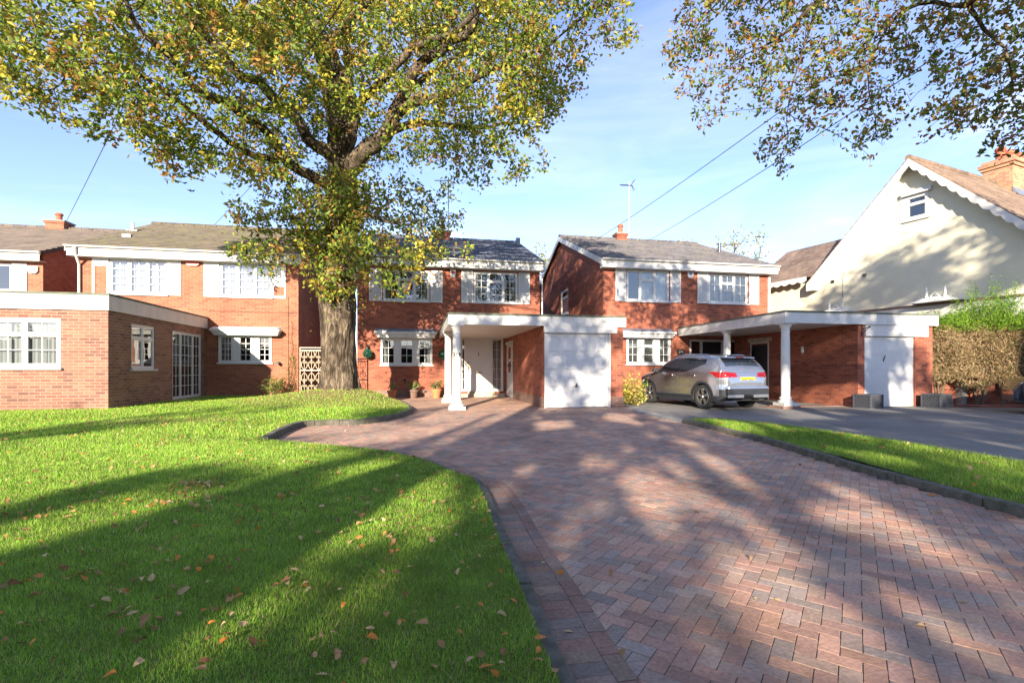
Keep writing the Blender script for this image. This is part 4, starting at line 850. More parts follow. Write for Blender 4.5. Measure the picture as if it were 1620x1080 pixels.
# ---------- small things ----------
def pot_plant(x, y, h, r, cols, p, label, n=420, sp=.22, glazed='terracotta'):
    T = thing('flower_pot', label, 'plant pot', (x, y, 0), group='plant pots by the house wall')
    mb = MB(); mb.lathe(x, y, [(r*.7, 0), (r, h*.8), (r*1.12, h*.8), (r*1.12, h), (r*.95, h), (r*.9, h*.9), (.001, h*.88)], 20); part('pot', mb, M[glazed], T)
    mb = MB(); C = []
    for i in range(16):
        a = random.uniform(0, 6.28); e = random.uniform(.3, 1); q = Vector((x+math.cos(a)*sp*e, y+math.sin(a)*sp*e, h+random.uniform(.12, .34))); mb.tube([(x, y, h*.9), q], .005, 4)
        C += [tuple(Vector((x, y, h)).lerp(q, random.uniform(.35, 1.1))) for _ in range(n//16)]
    part('stem', mb, M['gatepaint'], T); C = np.array(C)+RNG.normal(0, .035, (len(C), 3))
    leafmesh('foliage', C, RNG.uniform(.04, .075, len(C)), pal(len(C), cols, p), T)
GRN = [(.10, .20, .03), (.06, .13, .025), (.30, .30, .05), (.35, .12, .06)]
pot_plant(X(620, 19.7), 19.7, .33, .17, GRN, [3, 2, 4, .3], 'bright terracotta pot with pale spiky leaves nearest the lawn', 260, .16)
pot_plant(X(653, 20.1), 20.1, .34, .22, GRN, [3, 3, 1.5, 1], 'dark brown pot with a wide straggly bush between the orange pots', 620, .36, 'brick_plinth')
pot_plant(X(690, 20.0), 20.0, .36, .20, GRN, [2, 4, .7, 1], 'orange terracotta pot with round dark plant beside the porch columns', 620, .26)
mb = MB(); 
def round_ball(x, y, z, r, label):
    T = thing('topiary_ball', label, 'topiary ball', (x, y, z), group='green topiary balls hung on the wall'); mb = MB(); mb.ico((x, y, z), r*.8, 10); part('core', mb, M['black'], T)
    n = 900; v = RNG.normal(0, 1, (n, 3)); v /= np.linalg.norm(v, axis=1, keepdims=True); leafmesh('foliage', v*r*RNG.uniform(.85, 1, (n, 1))+np.array((x, y, z)), .05, pal(n, [(.03, .16, .09), (.02, .11, .06), (.06, .22, .12)], [3, 2, 1]), T)
    mb = MB(); mb.tube([(x, y, z+r), (x, y+.05, z+r+.12), (x, YC, z+r+.14)], .006, 5); part('hook', mb, M['black'], T)
round_ball(X(581.5, 20.45), 20.45, Z(581, 559, 20.45), .19, 'green ball hung on the brick left of the bay window')
round_ball(X(700.5, 20.45), 20.45, Z(700, 560.5, 20.45), .19, 'green ball hung between the bay window and the porch')
M['planter'] = plain('planter_grey', (.055, .06, .075), .6, .1, 9)
def planter(x, y, s, h, rz, label):
    T = thing('planter', label, 'planter', (x, y, .008), rz, group='grey lattice planters by the garage'); INV[T.name] = Matrix.Identity(4)
    mb = MB(); mb.box(-s/2, s/2, -s/2, s/2, 0, h*.93); part('box', mb, M['dark'], T)
    mb = MB()
    for a in (-s/2, s/2):
        for b in (-s/2, s/2): mb.box(a-.02, a+.02, b-.02, b+.02, 0, h)
    for z in (0.001, h-.04):
        for a in (-s/2-.018, s/2-.018): mb.box(-s/2+.02, s/2-.02, a, a+.036, z, z+.038); mb.box(a, a+.036, -s/2+.02, s/2-.02, z, z+.038)
    part('frame', mb, M['planter'], T); mb = MB(); n = 5
    for face in range(4):
        c, s_ = math.cos(face*math.pi/2), math.sin(face*math.pi/2)
        for k in range(-n, n+1):
            for dgn in (1, -1):
                u0 = k*s/n; p0 = (u0, 0); p1 = (u0+dgn*h, h)
                a, b = max(-s/2, min(p0[0], p1[0])), min(s/2, max(p0[0], p1[0]))
                if b-a < .03: continue
                f = lambda u: (u-u0)*dgn
                q = [(a, f(a)), (b, f(b))]; W = [Vector((u*c+(s/2+.006)*s_, u*s_-(s/2+.006)*c, max(.01, min(h-.01, z)))) for u, z in q]; mb.bar(W[0], W[1], .02, .014, (s_, -c, .01))
    part('lattice', mb, M['planter'], T)
pp = atZ(1378, 646); planter(pp.x, pp.y+.1, .50, .42, .12, 'grey lattice planter left of the white garage door')
pp = atZ(1487, 645); planter(pp.x, pp.y+.1, .50, .42, .12, 'grey lattice planter beside the brown hedge')
# iron gate
YI = 19.5; ga, gb = X(473.5, YI)+.02, -2.6; T = thing('iron_gate', 'cream wrought iron gate between two brick houses', 'gate', (ga, YI, .2))
g0, g1 = .22, Z(490, 549, YI); mb = MB()
for x in (ga, ga+.95, ga+1.0, gb): mb.box(x-.02, x+.02, YI-.02, YI+.02, g0, g1)
for z in (g0, g1-.04, g0+(g1-g0)*.5, g1-.14): mb.box(ga, gb, YI-.012, YI+.012, z, z+.035)
part('frame', mb, M['gatepaint'], T); mb = MB()
for i in range(7):
    cx = ga+.16+i*.26
    if cx > gb-.1: break
    for (z, s_) in ((g0+.25, 1), (g0+.62, -1), (g0+1.15, 1), (g0+1.5, -1)):
        for sg in (-1, 1):
            pts = [(cx+sg*.02, YI, z-.2*s_), (cx+sg*.10, YI, z-.08*s_), (cx+sg*.09, YI, z+.08*s_), (cx+sg*.03, YI, z+.1*s_), (cx+sg*.045, YI, z+.03*s_)]; mb.tube([tuple(p) for p in curve_pts([Vector(p) for p in pts], .04)], .011, 5)
    mb.tube([(cx, YI, g0), (cx, YI, g1-.1)], .009, 5)
    for z in (g0+.45, g0+1.3): mb.ico((cx, YI, z), .035, 5)
part('scrollwork', mb, M['gatepaint'], T)
# shrubs
def bush(name, label, cat, c, rx, ry, rz_, n, size, cols, p, stems=10, extra=None, group=None, sticks=None):
    T = thing(name, label, cat, tuple(c), group=group); mb = MB(); base = Vector(c); C = []
    for i in range(stems):
        a = random.uniform(0, 6.28); e = random.uniform(.2, .95); q = base+Vector((math.cos(a)*rx*e, math.sin(a)*ry*e, rz_*random.uniform(.6, 1.95)*(1-.3*e))); m_ = base.lerp(q, .5)+Vector((0, 0, rz_*.2))
        P_ = curve_pts([base, m_, q], .1); mb.tube(P_, [.012*(1-.7*j/len(P_)) for j in range(len(P_))], 5)
        for _ in range(n//stems): t_ = random.uniform(.25, 1)**.7; pt = P_[min(len(P_)-1, int(t_*len(P_)))]; C.append(tuple(pt))
    part('stem', mb, M['bark2'], T); C = np.array(C)+RNG.normal(0, 1, (len(C), 3))*np.array((rx, ry, rz_))*.22; C[:, 2] = np.maximum(C[:, 2], base.z+.03)
    leafmesh('foliage', C, size*RNG.uniform(.7, 1.3, len(C)), pal(len(C), cols, p), T, up=.5, aspect=.6)
M['bark2'] = plain('twig_bark', (.12, .085, .055), .9, .3, 30)
bush('hydrangea_bush', 'yellow and pink autumn bush beside the garage pier and car', 'shrub', atZ(1003, 641)+Vector((.05, .3, 0)), .52, .45, .55, 1500, .085, [(.55, .50, .08), (.30, .40, .05), (.62, .30, .14), (.65, .48, .22), (.12, .2, .04)], [4, 3, 2, 2, 2], 26)
bush('rose_bush', 'small green bush below the bay window of orange brick house', 'shrub', atZ(436, 627, .18)+Vector((0, -.1, 0)), .5, .35, .42, 900, .06, [(.08, .16, .03), (.16, .26, .05), (.3, .3, .06), (.4, .08, .04)], [4, 3, 1.5, .6], 18)
T = thing('ivy', 'thin green climber on the orange brick corner', 'climber', (X(461, YL), YL-.03, .2)); mb = MB(); C = []
for s_ in (458, 462, 466):
    pts = [atY(s_+random.uniform(-2, 2), y, YL-.03) for y in range(622, 505 if s_ == 462 else 560, -8)]; mb.tube(pts, .006, 4)
    for p in pts: C += [tuple(p+Vector((random.gauss(0, .06), random.uniform(-.04, .0), random.gauss(0, .06)))) for _ in range(14 if p.z < 2.1 else 6)]
part('stem', mb, M['bark2'], T); leafmesh('foliage', C, .055, pal(len(C), [(.10, .2, .03), (.28, .3, .07), (.2, .14, .05)], [3, 2, 1]), T)
bush('climbing_rose', 'bare twiggy climber with sparse leaves by the right bay window', 'climber', Vector((7.35, 18.0, 0)), .35, .2, 1.05, 130, .06, [(.35, .1, .03), (.4, .3, .05)], [1, 2], 16)
# hedge (conifer, brown front, green top) behind low brick wall
h0 = Vector((16.35, 12.75)); h1 = Vector((19.0, 11.75)); dv = (h1-h0).normalized(); nv = Vector((-dv.y, dv.x)); Lh = (h1-h0).length+1.6
T = thing('conifer_hedge', 'brown bare-fronted conifer hedge with bright green tops', 'hedge', (h0.x, h0.y, .0))
n = 52000; u = RNG.uniform(-.15, Lh, n); dpt = RNG.uniform(0, 1, n)**2.2*.9; z = RNG.uniform(.62, 2.62, n); bulge = .12*np.sin(u*2.3+1)+.08*np.sin(u*5+z*3)+.1*np.sin(z*4)
z2 = z+.12*np.sin(u*4.2)*(z < .9); 
k = ~((z2 < .72+.22*np.sin(u*3.1+.5)) & (RNG.uniform(0, 1, n) < .9)); u, dpt, z2, bulge = u[k], dpt[k], z2[k], bulge[k]; n = len(u)
C = np.stack([h0.x+dv.x*u+nv.x*(dpt-.1-bulge), h0.y+dv.y*u+nv.y*(dpt-.1-bulge), z2], 1)
leafmesh('dead_foliage', C, RNG.uniform(.08, .17, n), pal(n, [(.38, .27, .15), (.25, .17, .09), (.50, .38, .22), (.11, .08, .04), (.18, .18, .07)], [4, 3, 2, 2, 1.5]), T, up=.1, aspect=.22, dirs=np.array([(-.2, -.3, .4)]))
# green sprays on top: plumes
C = []; D = []; 
for i in range(760):
    uu = random.uniform(-.1, Lh); q = random.uniform(-.25, .75); hgt = .34+.9*max(0, math.sin(uu*1.55-.9))**2+.1*random.random(); b = Vector((h0.x+dv.x*uu+nv.x*q, h0.y+dv.y*uu+nv.y*q, 2.45+random.uniform(-.1, .2)))
    d_ = Vector((random.gauss(0, .35), random.gauss(-.15, .35), 1)).normalized(); L_ = hgt*random.uniform(.6, 1.35)
    for j in range(46): tt = random.random(); w_ = (1-tt)*.13; C.append(tuple(b+d_*L_*tt+Vector((random.gauss(0, w_), random.gauss(0, w_), random.gauss(0, .03))))); D.append(tuple(d_+Vector((random.gauss(0, .6), random.gauss(0, .6), 0))))
C = np.array(C); n = len(C); leafmesh('green_foliage', C, RNG.uniform(.05, .10, n), pal(n, [(.22, .38, .03), (.12, .25, .03), (.32, .46, .04), (.07, .15, .03)], [4, 3, 2, 2]), T, aspect=.25, dirs=np.array(D))
for uu in (.25, 1.35, 1.5, 2.1, 2.7, 3.2):
    mb = MB(); b = Vector((h0.x+dv.x*uu, h0.y+dv.y*uu, .0))+Vector((nv.x, nv.y, 0))*.2
    for k_ in range(3): q = b+Vector((random.uniform(-.3, .3), random.uniform(-.1, .2), random.uniform(.9, 1.4))); mb.tube(curve_pts([b, b.lerp(q, .5)+Vector((.03, 0, 0)), q], .2), .028 if k_ else .045, 7)
    part('trunk', mb, M['bark2'], T)
T = thing('boundary_wall', 'low brick boundary wall with pale post under the hedge', 'wall', (h0.x, h0.y+.8, 0)); mb = MB()
o1 = h0+nv*.55-dv*.2; o2 = h0+nv*.55+dv*(Lh+.6); mb.bar((o1.x, o1.y, .42), (o2.x, o2.y, .42), .22, .95); part('wall', mb, M['brick_red'], T); mb = MB(); q = h0+nv*.40+dv*1.05; mb.bar((q.x, q.y, -.05), (q.x, q.y, 1.0), .2, .2, (0, 1, 0)); part('post', mb, M['concrete'], T)
mb = MB(); q0 = h0-nv*.45-dv*.1; q1 = h0-nv*.45+dv*(Lh+.5); mb.bar((q0.x, q0.y, .03), (q1.x, q1.y, .03), .22, .09); part('footing', mb, M['brick_red'], T)
# overhead wires
def wire(a, b, sag, label, r=.011):
    a, b = Vector(a), Vector(b); mb = MB(); P_ = [a.lerp(b, i/24)-Vector((0, 0, sag*4*(i/24)*(1-i/24))) for i in range(25)]; mb.tube(P_, r, 5); tag(part('overhead_wire', mb, M['cable']), label, 'wire', 'overhead wires to the houses')
wire(cam(945, 378, 25), cam(1420, 40, 9), .12, 'thin black wire rising right from the ridge beside the clay chimney pot')
wire(cam(1025, 381, 25), cam(1480, 90, 9), .12, 'thin black wire rising right from the middle of the dark ridge')
wire(cam(104, 352, 22.9), cam(250, 55, 9), .05, 'thin wire rising from the chimney of the far left house', .010)
wire(cam(335, 360, 23), cam(520, 160, 13), .05, 'short thin wire rising from the mossy ridge into the oak', .010)
wire(cam(430, 166, 11.2), cam(560, -25, 8.5), .02, 'pale wire crossing in front of the big oak limbs', .010)
# distant bird
b = cam(302, 302, 30); mb = MB(); mb.add([b, b+Vector((.05, 0, .03)), b+Vector((-.32, .1, .13)), b+Vector((-.12, .15, .0))], [(0, 1, 2, 3)]); mb.add([b, b+Vector((.3, -.1, .06)), b+Vector((.1, .12, -.02)), b+Vector((0, .1, 0))], [(0, 1, 2, 3)]); mb.tube([b+Vector((-.02, .12, -.03)), b+Vector((.02, -.1, .01)), b+Vector((.02, -.2, .01))], [.01, .05, .015], 6)
tag(part('bird', mb, M['dark']), 'small dark bird flying left of the oak tree', 'bird')
# doormat / fallen leaves
def litter(name, pts, size, cols, kind=None):
    pass
def oak_leaf(n=20):                           # lobed outline, curled
    L_ = []
    for i in range(n+1):
        t = i/n; w_ = (.06+.24*math.sin(math.pi*min(1, t**1.25*1.02))**.8)*(1+(.22 if (i//2) % 2 else -.20)); L_.append((t-.5, w_ if 0 < i < n else .02))
    return L_
OL = oak_leaf()
def leaf_object(parent=None):
    mb = MB(); n = len(OL); cu = random.uniform(-.6, 1.5); tw = random.uniform(-.6, .6); vs = []
    for t, w_ in OL:
        for s_ in (-1, -.5, 0, .5, 1): y = s_*w_; vs.append((t, y, cu*(y*y)*1.6+.35*cu*t*t*.6+tw*t*y+.02))
    mb.add(vs, [(i*5+j, i*5+j+1, (i+1)*5+j+1, (i+1)*5+j) for i in range(n-1) for j in range(4)], True)
    mb.tube([(-.72, .03, .04), (-.5, 0, .03), (.3, 0, .03)], .012, 4); return mb
LM = [plain('dry_leaf_%s' % s, c, .8, .25, 60) for s, c in (('tan', (.42, .23, .10)), ('orange', (.50, .19, .04)), ('brown', (.24, .11, .045)), ('pale', (.50, .33, .15)))]
names = [('tan', 'curled tan oak leaf lying on the lawn'), ('orange', 'orange oak leaf lying on the lawn'), ('brown', 'dark brown oak leaf lying on the lawn'), ('pale', 'pale bleached oak leaf lying on the lawn')]
protos = []
for i in range(8):
    k_ = i % 4; o = part('fallen_leaf', leaf_object(), LM[k_]); tag(o, names[k_][1], 'leaf', 'fallen %s oak leaves' % names[k_][0]); protos.append(o)
spots = []; 
while len(spots) < 285:
    if not spots or random.random() < .45: zc = 1.75+3.6*random.random()**1.5; px = random.uniform(0, 900); p = cam(px, 900, zc)
    else: q = random.choice(spots); p = Vector((q[0]+random.gauss(0, .13), q[1]+random.gauss(0, .13), 0))

    if inpoly(p.x, p.y, LAWN): spots.append((p.x, p.y, float(hz(p.x, p.y)[0])+.018, 0))
for px, py in [(1230, 950), (1020, 917), (1458, 990), (1535, 885), (860, 890), (858, 942), (1195, 947), (1522, 952), (1290, 850), (1465, 845), (960, 792), (900, 1000)]:
    p = atZ(px, py); spots.append((p.x, p.y, .004, 1))
pk = []
for _ in range(46): q = random.choice(RKC[i9:]); pk.append((q.x+random.gauss(-.06, .06), q.y+random.gauss(0, .2), .004, 2))
spots += pk
pv = {}
for i, (x, y, z, k_) in enumerate(spots):
    src = protos[i % 8] if k_ != 1 else protos[(i*4+3) % 8]
    if i < 8: o = src
    else: o = src.copy(); COL.objects.link(o)
    c = names[protos.index(src) % 4][0]; s_ = random.uniform(.026, .052) if k_ != 2 else random.uniform(.04, .065)
    o.location = (x, y, z); o.scale = (s_,)*3; o.rotation_euler = (random.gauss(0, .35) if k_ == 0 else random.gauss(0, .12), random.gauss(0, .35) if k_ == 0 else 0, random.uniform(0, 6.28))
    if k_ == 1: o['label'] = '%s dry leaf lying on the block paving' % c; o['group'] = 'stray %s leaves on the paving' % c
    if k_ == 2: o['label'] = '%s dry leaf gathered along the kerb right of the paving' % c; o['group'] = '%s leaves along the kerb' % c
# the many small ones: one litter layer
def scatter(name, outline, zf, n, smin, smax, ymax=19):
    A = np.array(outline); C = []
    x = RNG.uniform(max(A[:, 0].min(), -14), A[:, 0].max(), n*6); y = RNG.uniform(max(.8, A[:, 1].min()), min(A[:, 1].max(), ymax), n*6); k_ = inpoly(x, y, outline); x = x[k_][:n]; y = y[k_][:n]; pn = .5+.25*np.sin(x*3.1+2*np.sin(y*2.3))+.25*np.sin(y*4.3+x*1.7); k_ = RNG.uniform(0, 1, len(x)) < .25+.75*pn**1.5; x = x[k_]; y = y[k_]; z = zf(x, y)+.036
    m_ = len(x); o = leafmesh(name, np.stack([x, y, z], 1), RNG.uniform(smin, smax, m_), pal(m_, [(.42, .25, .11), (.50, .19, .04), (.24, .12, .05), (.52, .36, .19)], [4, 2, 3, 2]), mat='litter', up=1.2, hexa=True, aspect=.6, fold=.6); tag(o, kind='stuff')
scatter('leaf_litter', LAWN, hz, 4600, .03, .06); scatter('leaf_litter', LAWN, hz, 1500, .026, .05, 4.2); scatter('leaf_litter', VERGE, vz, 170, .04, .075)
scatter('leaf_litter', ASP, lambda x, y: np.full(x.shape, -.012), 260, .035, .07); scatter('leaf_litter', DRIVE, lambda x, y: np.full(x.shape, -.018), 90, .03, .055)
# ---------- vehicles ----------
def carpaint(name, c):
    m, t, b, o = nt(name); n = noise(t, 1.5, 2); r = ramp(t, n.outputs[0], [(.3, tuple(x*.93 for x in c)), (.7, tuple(x*1.05 for x in c))]); t.links.new(r.outputs[0], b.inputs['Base Color'])
    b.inputs['Metallic'].default_value = .9; b.inputs['Roughness'].default_value = .26; b.inputs['Coat Weight'].default_value = 1; b.inputs['Coat Roughness'].default_value = .03; return m
M['silver'] = carpaint('grey_metallic_paint', (.50, .51, .54)); M['navy'] = carpaint('dark_blue_paint', (.02, .03, .06))
m, t, b, o = nt('car_glass'); b.inputs['Base Color'].default_value = (.012, .016, .022, 1); b.inputs['Roughness'].default_value = .02; b.inputs['Coat Weight'].default_value = 1; b.inputs['Specular IOR Level'].default_value = .9; M['carglass'] = m
M['tyre'] = plain('tyre_rubber', (.02, .02, .021), .85, .2, 30); M['alloy'] = plain('machined_alloy', (.62, .62, .63), .25, .05, 20, metal=.9); M['cladding'] = plain('black_cladding', (.022, .025, .032), .5, .1, 20)
M['lamp_red'] = plain('red_lamp', (.22, .004, .006), .25, .1, 8, coat=.25); M['lamp_clear'] = plain('clear_lamp', (.7, .68, .66), .12, .2, 30, coat=1); M['plate_yellow'] = plain('yellow_plate', (.75, .52, .02), .4, .03, 8)
def make_car(loc, rz, paint, label, plate=None):
    T = thing('parked_car', label, 'car', loc, rz); INV[T.name] = Matrix.Identity(4)
    xs_t = [-2.19, -2.17, -2.13, -2.07, -2.0, -1.9, -1.72, -1.62, -1.2, -.6, -.1, .2, .6, .88, 1.05, 1.5, 1.9, 2.08, 2.16, 2.19]
    zt_t = [.80, .95, 1.06, 1.15, 1.24, 1.36, 1.53, 1.565, 1.615, 1.645, 1.63, 1.59, 1.40, 1.19, 1.12, 1.05, .96, .84, .73, .62]
    xw = [-2.19, -2.15, -2.05, -1.9, -1.6, -1.2, 0, 1.2, 1.6, 1.9, 2.08, 2.19]; ww_ = [.60, .72, .82, .87, .905, .915, .905, .905, .88, .80, .68, .48]
    xb = [-2.19, -2.0, -1.8, -1.3, 1.3, 1.9, 2.19]; zb_ = [.42, .30, .24, .21, .21, .24, .34]
    nx = 220; X_ = np.linspace(-2.19, 2.19, nx); X_ = np.sort(np.concatenate([X_, np.linspace(-2.19, -1.9, 24), np.linspace(1.95, 2.19, 14)])); nx = len(X_)
    zt = np.interp(X_, xs_t, zt_t); kern = np.ones(5)/5; zt[8:-8] = np.convolve(zt, kern, 'same')[8:-8]; hw = np.interp(X_, xw, ww_); hw[6:-6] = np.convolve(hw, np.ones(9)/9, 'same')[6:-6]; zb = np.interp(X_, xb, zb_)
    lz = [.2, .3, .42, .6, .74, .88, .97, 1.07, 1.34, 1.64]; lf = [.93, .965, .995, 1.0, .985, .99, .985, .955, .845, .735]
    ns = 46; ncr = 10; ntp = 12; ring = []
    for i, x in enumerate(X_):
        w, top, bot = hw[i], zt[i], zb[i]; rr = .10 if top > 1.2 else .09; pts = []
        for k in range(5): pts.append((w*.93*k/5, bot))
        zs = np.linspace(bot, top-rr, ns)
        for z in zs: pts.append((w*np.interp(z, lz, lf)*(1-.0*(1)), z))
        we = w*np.interp(top-rr, lz, lf); rrx = rr*1.6
        for k in range(1, ncr+1): a = math.pi/2*k/ncr; pts.append((we-rrx*(1-math.cos(a)), top-rr+rr*math.sin(a)*.92))
        wt = we-rrx
        for k in range(1, ntp+1): y = wt*(1-k/ntp); pts.append((y, top-.008+.02*(1-(y/max(wt, .01))**2)))
        ring.append(pts)
    nr = len(ring[0]); R_ = np.array(ring)      # nx,nr,2
    V = np.concatenate([np.stack([np.repeat(X_, nr), R_[..., 0].ravel(), R_[..., 1].ravel()], 1), np.stack([np.repeat(X_, nr), -R_[..., 0].ravel(), R_[..., 1].ravel()], 1)]); NV = nx*nr
    groups = {}
    def cls(x, y, z, j):
        ay_ = abs(y); side = 5 <= j < 5+ns
        for wx in (-1.33, 1.32):
            d = math.hypot(x-wx, z-.36)
            if d < .405 and ay_ > .55: return None
            if d < .47 and side and z < .86: return 'cladding'
        if side and z < .40-.03*(x > 0): return 'cladding'
        if side:
            zl = 1.09+max(0, -.55-x)*.30; zh = np.interp(x, xs_t, zt_t)-.135
            fr = .93-(z-1.09)*1.38
            if z > zl and z < zh and x < fr and x > -1.36+(z-1.2)*.0 and ay_ > .4: 
                if abs(x+.28+(z-1.05)*.1) < .035: return 'pillar'
                if abs(x+.98) < .018: return 'pillar'
                return 'side_window'
        if x > .22 and x < .92 and z > 1.14 and j >= 5+ns-2 and ay_ < .66: return 'windscreen'
        if -1.985 < x < -1.735 and z > 1.19 and ay_ < (.60+(1.3-z)*.25): return 'rear_window'
        if -1.735 <= x < -1.69 and z > 1.3 and ay_ < .56: return 'cladding'
        if x < -1.5 and .93 < z < 1.10 and ay_ > .40-.25*(1.1-z):
            lo = .86+max(0, (-1.9-x))*-.1; cut = -1.62-(1.0-z)*1.1
            if x < -1.56-(1.10-z)*1.9 and z < 1.105-.12*max(0, .72-ay_) and z > .95-.2*max(0,ay_-.6): return 'tail_light'
        if x < -1.98 and z < .60: return 'cladding'
        return 'body'
    for sgn, offs in ((1, 0), (-1, NV)):
        for i in range(nx-1):
            xm = (X_[i]+X_[i+1])/2
            for j in range(nr-1):
                a, b_, c_, d_ = offs+i*nr+j, offs+(i+1)*nr+j, offs+(i+1)*nr+j+1, offs+i*nr+j+1; ctr = (V[a]+V[b_]+V[c_]+V[d_])/4; g_ = cls(xm, ctr[1], ctr[2], j)
                if g_ is None: continue
                if g_ == 'tail_light': g_ = 'tail_light'+('L' if sgn > 0 else 'R')
                if g_ == 'side_window': g_ = 'side_window'+('L' if sgn > 0 else 'R')
                groups.setdefault(g_, []).append((a, b_, c_, d_) if sgn > 0 else (d_, c_, b_, a))
    # end caps
    for i in (0, nx-1):
        for j in range(nr-1):
            z = (V[i*nr+j][2]+V[i*nr+j+1][2])/2; groups.setdefault('cladding' if z < .60 and i == 0 else ('cladding' if z < .5 else 'body'), []).append((i*nr+j, i*nr+j+1, NV+i*nr+j+1, NV+i*nr+j))
    names_ = {'body': ('body', paint), 'cladding': ('lower_cladding', 'cladding'), 'pillar': ('pillar', 'cladding'), 'side_windowL': ('side_window', 'carglass'), 'side_windowR': ('side_window', 'carglass'), 'windscreen': ('windscreen', 'carglass'), 'rear_window': ('rear_window', 'carglass'), 'tail_lightL': ('tail_light', 'lamp_red'), 'tail_lightR': ('tail_light', 'lamp_red')}
    for g_, fs in groups.items():
        used = sorted({i for f in fs for i in f}); mp_ = {u: k for k, u in enumerate(used)}; mb = MB(); mb.add([V[u] for u in used], [tuple(mp_[i] for i in f) for f in fs], True)
        o = part(names_[g_][0], mb, M[names_[g_][1]], T, local=True)
        if g_.startswith('tail_light'):
            sg = 1 if g_.endswith('L') else -1; lb = MB()
            for q in range(3): lb.ico((-1.93-.045*q, sg*(.80-.045*q), 1.03), .026, 5)
            part('lamp', lb, M['lamp_clear'], o, local=True)
    mb = MB(); mb.box(-2.0, 2.0, -.60, .60, .26, .5); mb.box(-.95, .95, -.84, .84, .24, .4); mb.box(-1.7, .3, -.5, .5, .5, 1.0); part('underbody', mb, M['dark'], T, local=True)
    # wheels
    for wx in (-1.33, 1.32):
        for sg in (1, -1):
            mb = MB(); yo = sg*.875; yi = sg*.66; n = 40
            prof = [(.22, yi), (.33, yi), (.355, yi+sg*.03), (.36, (yo+yi)/2), (.355, yo-sg*.03), (.335, yo-sg*.004), (.262, yo), (.255, yo-sg*.03), (.255, yo-sg*.12)]
            vs = [(wx+r_*math.cos(2*math.pi*k/n), y, .36+r_*math.sin(2*math.pi*k/n)) for r_, y in prof for k in range(n)]
            mb.add(vs, [(i*n+k, i*n+(k+1) % n, (i+1)*n+(k+1) % n, (i+1)*n+k) for i in range(len(prof)-1) for k in range(n)], True); wh = part('wheel', mb, M['tyre'], T, local=True)
            rb = MB(); rb.add([(wx+.25*math.cos(2*math.pi*k/n), yo-sg*.10, .36+.25*math.sin(2*math.pi*k/n)) for k in range(n)], [tuple(range(n))]); part('hub_well', rb, M['dark'], wh, local=True)
            rb = MB(); v2 = []
            for r_, y in ((.255, yo-sg*.02), (.235, yo-sg*.008), (.232, yo-sg*.05)): v2 += [(wx+r_*math.cos(2*math.pi*k/n), y, .36+r_*math.sin(2*math.pi*k/n)) for k in range(n)]
            rb.add(v2, [(i*n+k, i*n+(k+1) % n, (i+1)*n+(k+1) % n, (i+1)*n+k) for i in range(2) for k in range(n)], True)
            for k in range(5):
                for dlt in (-.14, .14):
                    a = 2*math.pi*k/5+.3; p0 = Vector((wx+.04*math.cos(a), yo-sg*.025, .36+.04*math.sin(a))); p1 = Vector((wx+.24*math.cos(a+dlt), yo-sg*.018, .36+.24*math.sin(a+dlt))); rb.bar(p0, p1, .034, .03, (0, 1, 0))
            rb.ico((wx, yo-sg*.03, .36), .05, 6, .9); part('rim', rb, M['alloy'], wh, local=True)
    for wx in (-1.33, 1.32):
        for sg in (1, -1):
            mb = MB(); n = 24; vs = []
            for y in (sg*.55, sg*.89): vs += [(wx+.408*math.cos(math.pi*(-.1+1.2*k/n)), y, .36+.408*math.sin(math.pi*(-.1+1.2*k/n))) for k in range(n+1)]
            mb.add(vs, [(k, k+1, n+2+k, n+1+k) for k in range(n)], True); part('wheel_arch', mb, M['dark'], T, local=True)
    for sg in (1, -1):
        mb = MB(); c = Vector((.78, sg*1.0, 1.14)); 
        mb.hexa([c+Vector((-.07, -.11*sg, -.07)), c+Vector((.10, -.11*sg, -.05)), c+Vector((.06, .11*sg, -.05)), c+Vector((-.07, .11*sg, -.06))], [c+Vector((-.07, -.11*sg, .07)), c+Vector((.07, -.11*sg, .06)), c+Vector((.03, .10*sg, .06)), c+Vector((-.07, .10*sg, .07))]); part('wing_mirror', mb, M['cladding'], T, local=True, bevel=.03)
        for x in (-.95, .1):
            mb = MB(); yy = sg*.922; mb.bar((x-.11, yy, .99), (x+.11, yy, .99), .022, .035, (0, 0, 1)); part('door_handle', mb, M['chrome'], T, local=True, bevel=.008)
        mb = MB(); mb.tube([(-1.45, sg*.66, 1.55), (-1.3, sg*.655, 1.61), (-.5, sg*.66, 1.64), (.1, sg*.66, 1.61), (.25, sg*.67, 1.55)], .016, 6); part('roof_rail', mb, M['chrome'], T, local=True)
        yw = lambda x: sg*(np.interp(x, X_, hw)+.004)
        mb = MB(); mb.tube([(x, yw(x)*np.interp(1.05, lz, lf)-0*sg, 1.085+max(0, -.55-x)*.30) for x in np.linspace(-1.36, .9, 20)], .008, 5); part('window_trim', mb, M['chrome'], T, local=True)
        for xd in (-.33, .78, -1.0):
            mb = MB(); zz_ = np.linspace(.42, 1.0, 9) if xd > -.9 else np.linspace(.85, 1.02, 4); mb.tube([(xd+.02*math.sin(z*3), sg*(np.interp(xd, X_, hw)*np.interp(z, lz, lf)+.0005), z) for z in zz_], .005, 4); part('door_gap', mb, M['dark'], T, local=True)
        mb = MB(); mb.hexa([(-.9, yw(-.9)*.985, .36), (.9, yw(.9)*.985, .36), (.9, yw(.9)*1.005, .36), (-.9, yw(-.9)*1.005, .36)], [(-.9, yw(-.9)*.985, .40), (.9, yw(.9)*.985, .40), (.9, yw(.9)*1.003, .40), (-.9, yw(-.9)*1.003, .40)]); part('sill_trim', mb, M['cladding'], T, local=True)
        mb = MB(); mb.box(-2.19, -2.165, sg*.58-.08, sg*.58+.08, .615, .645); part('reflector', mb, M['lamp_red'], T, local=True)
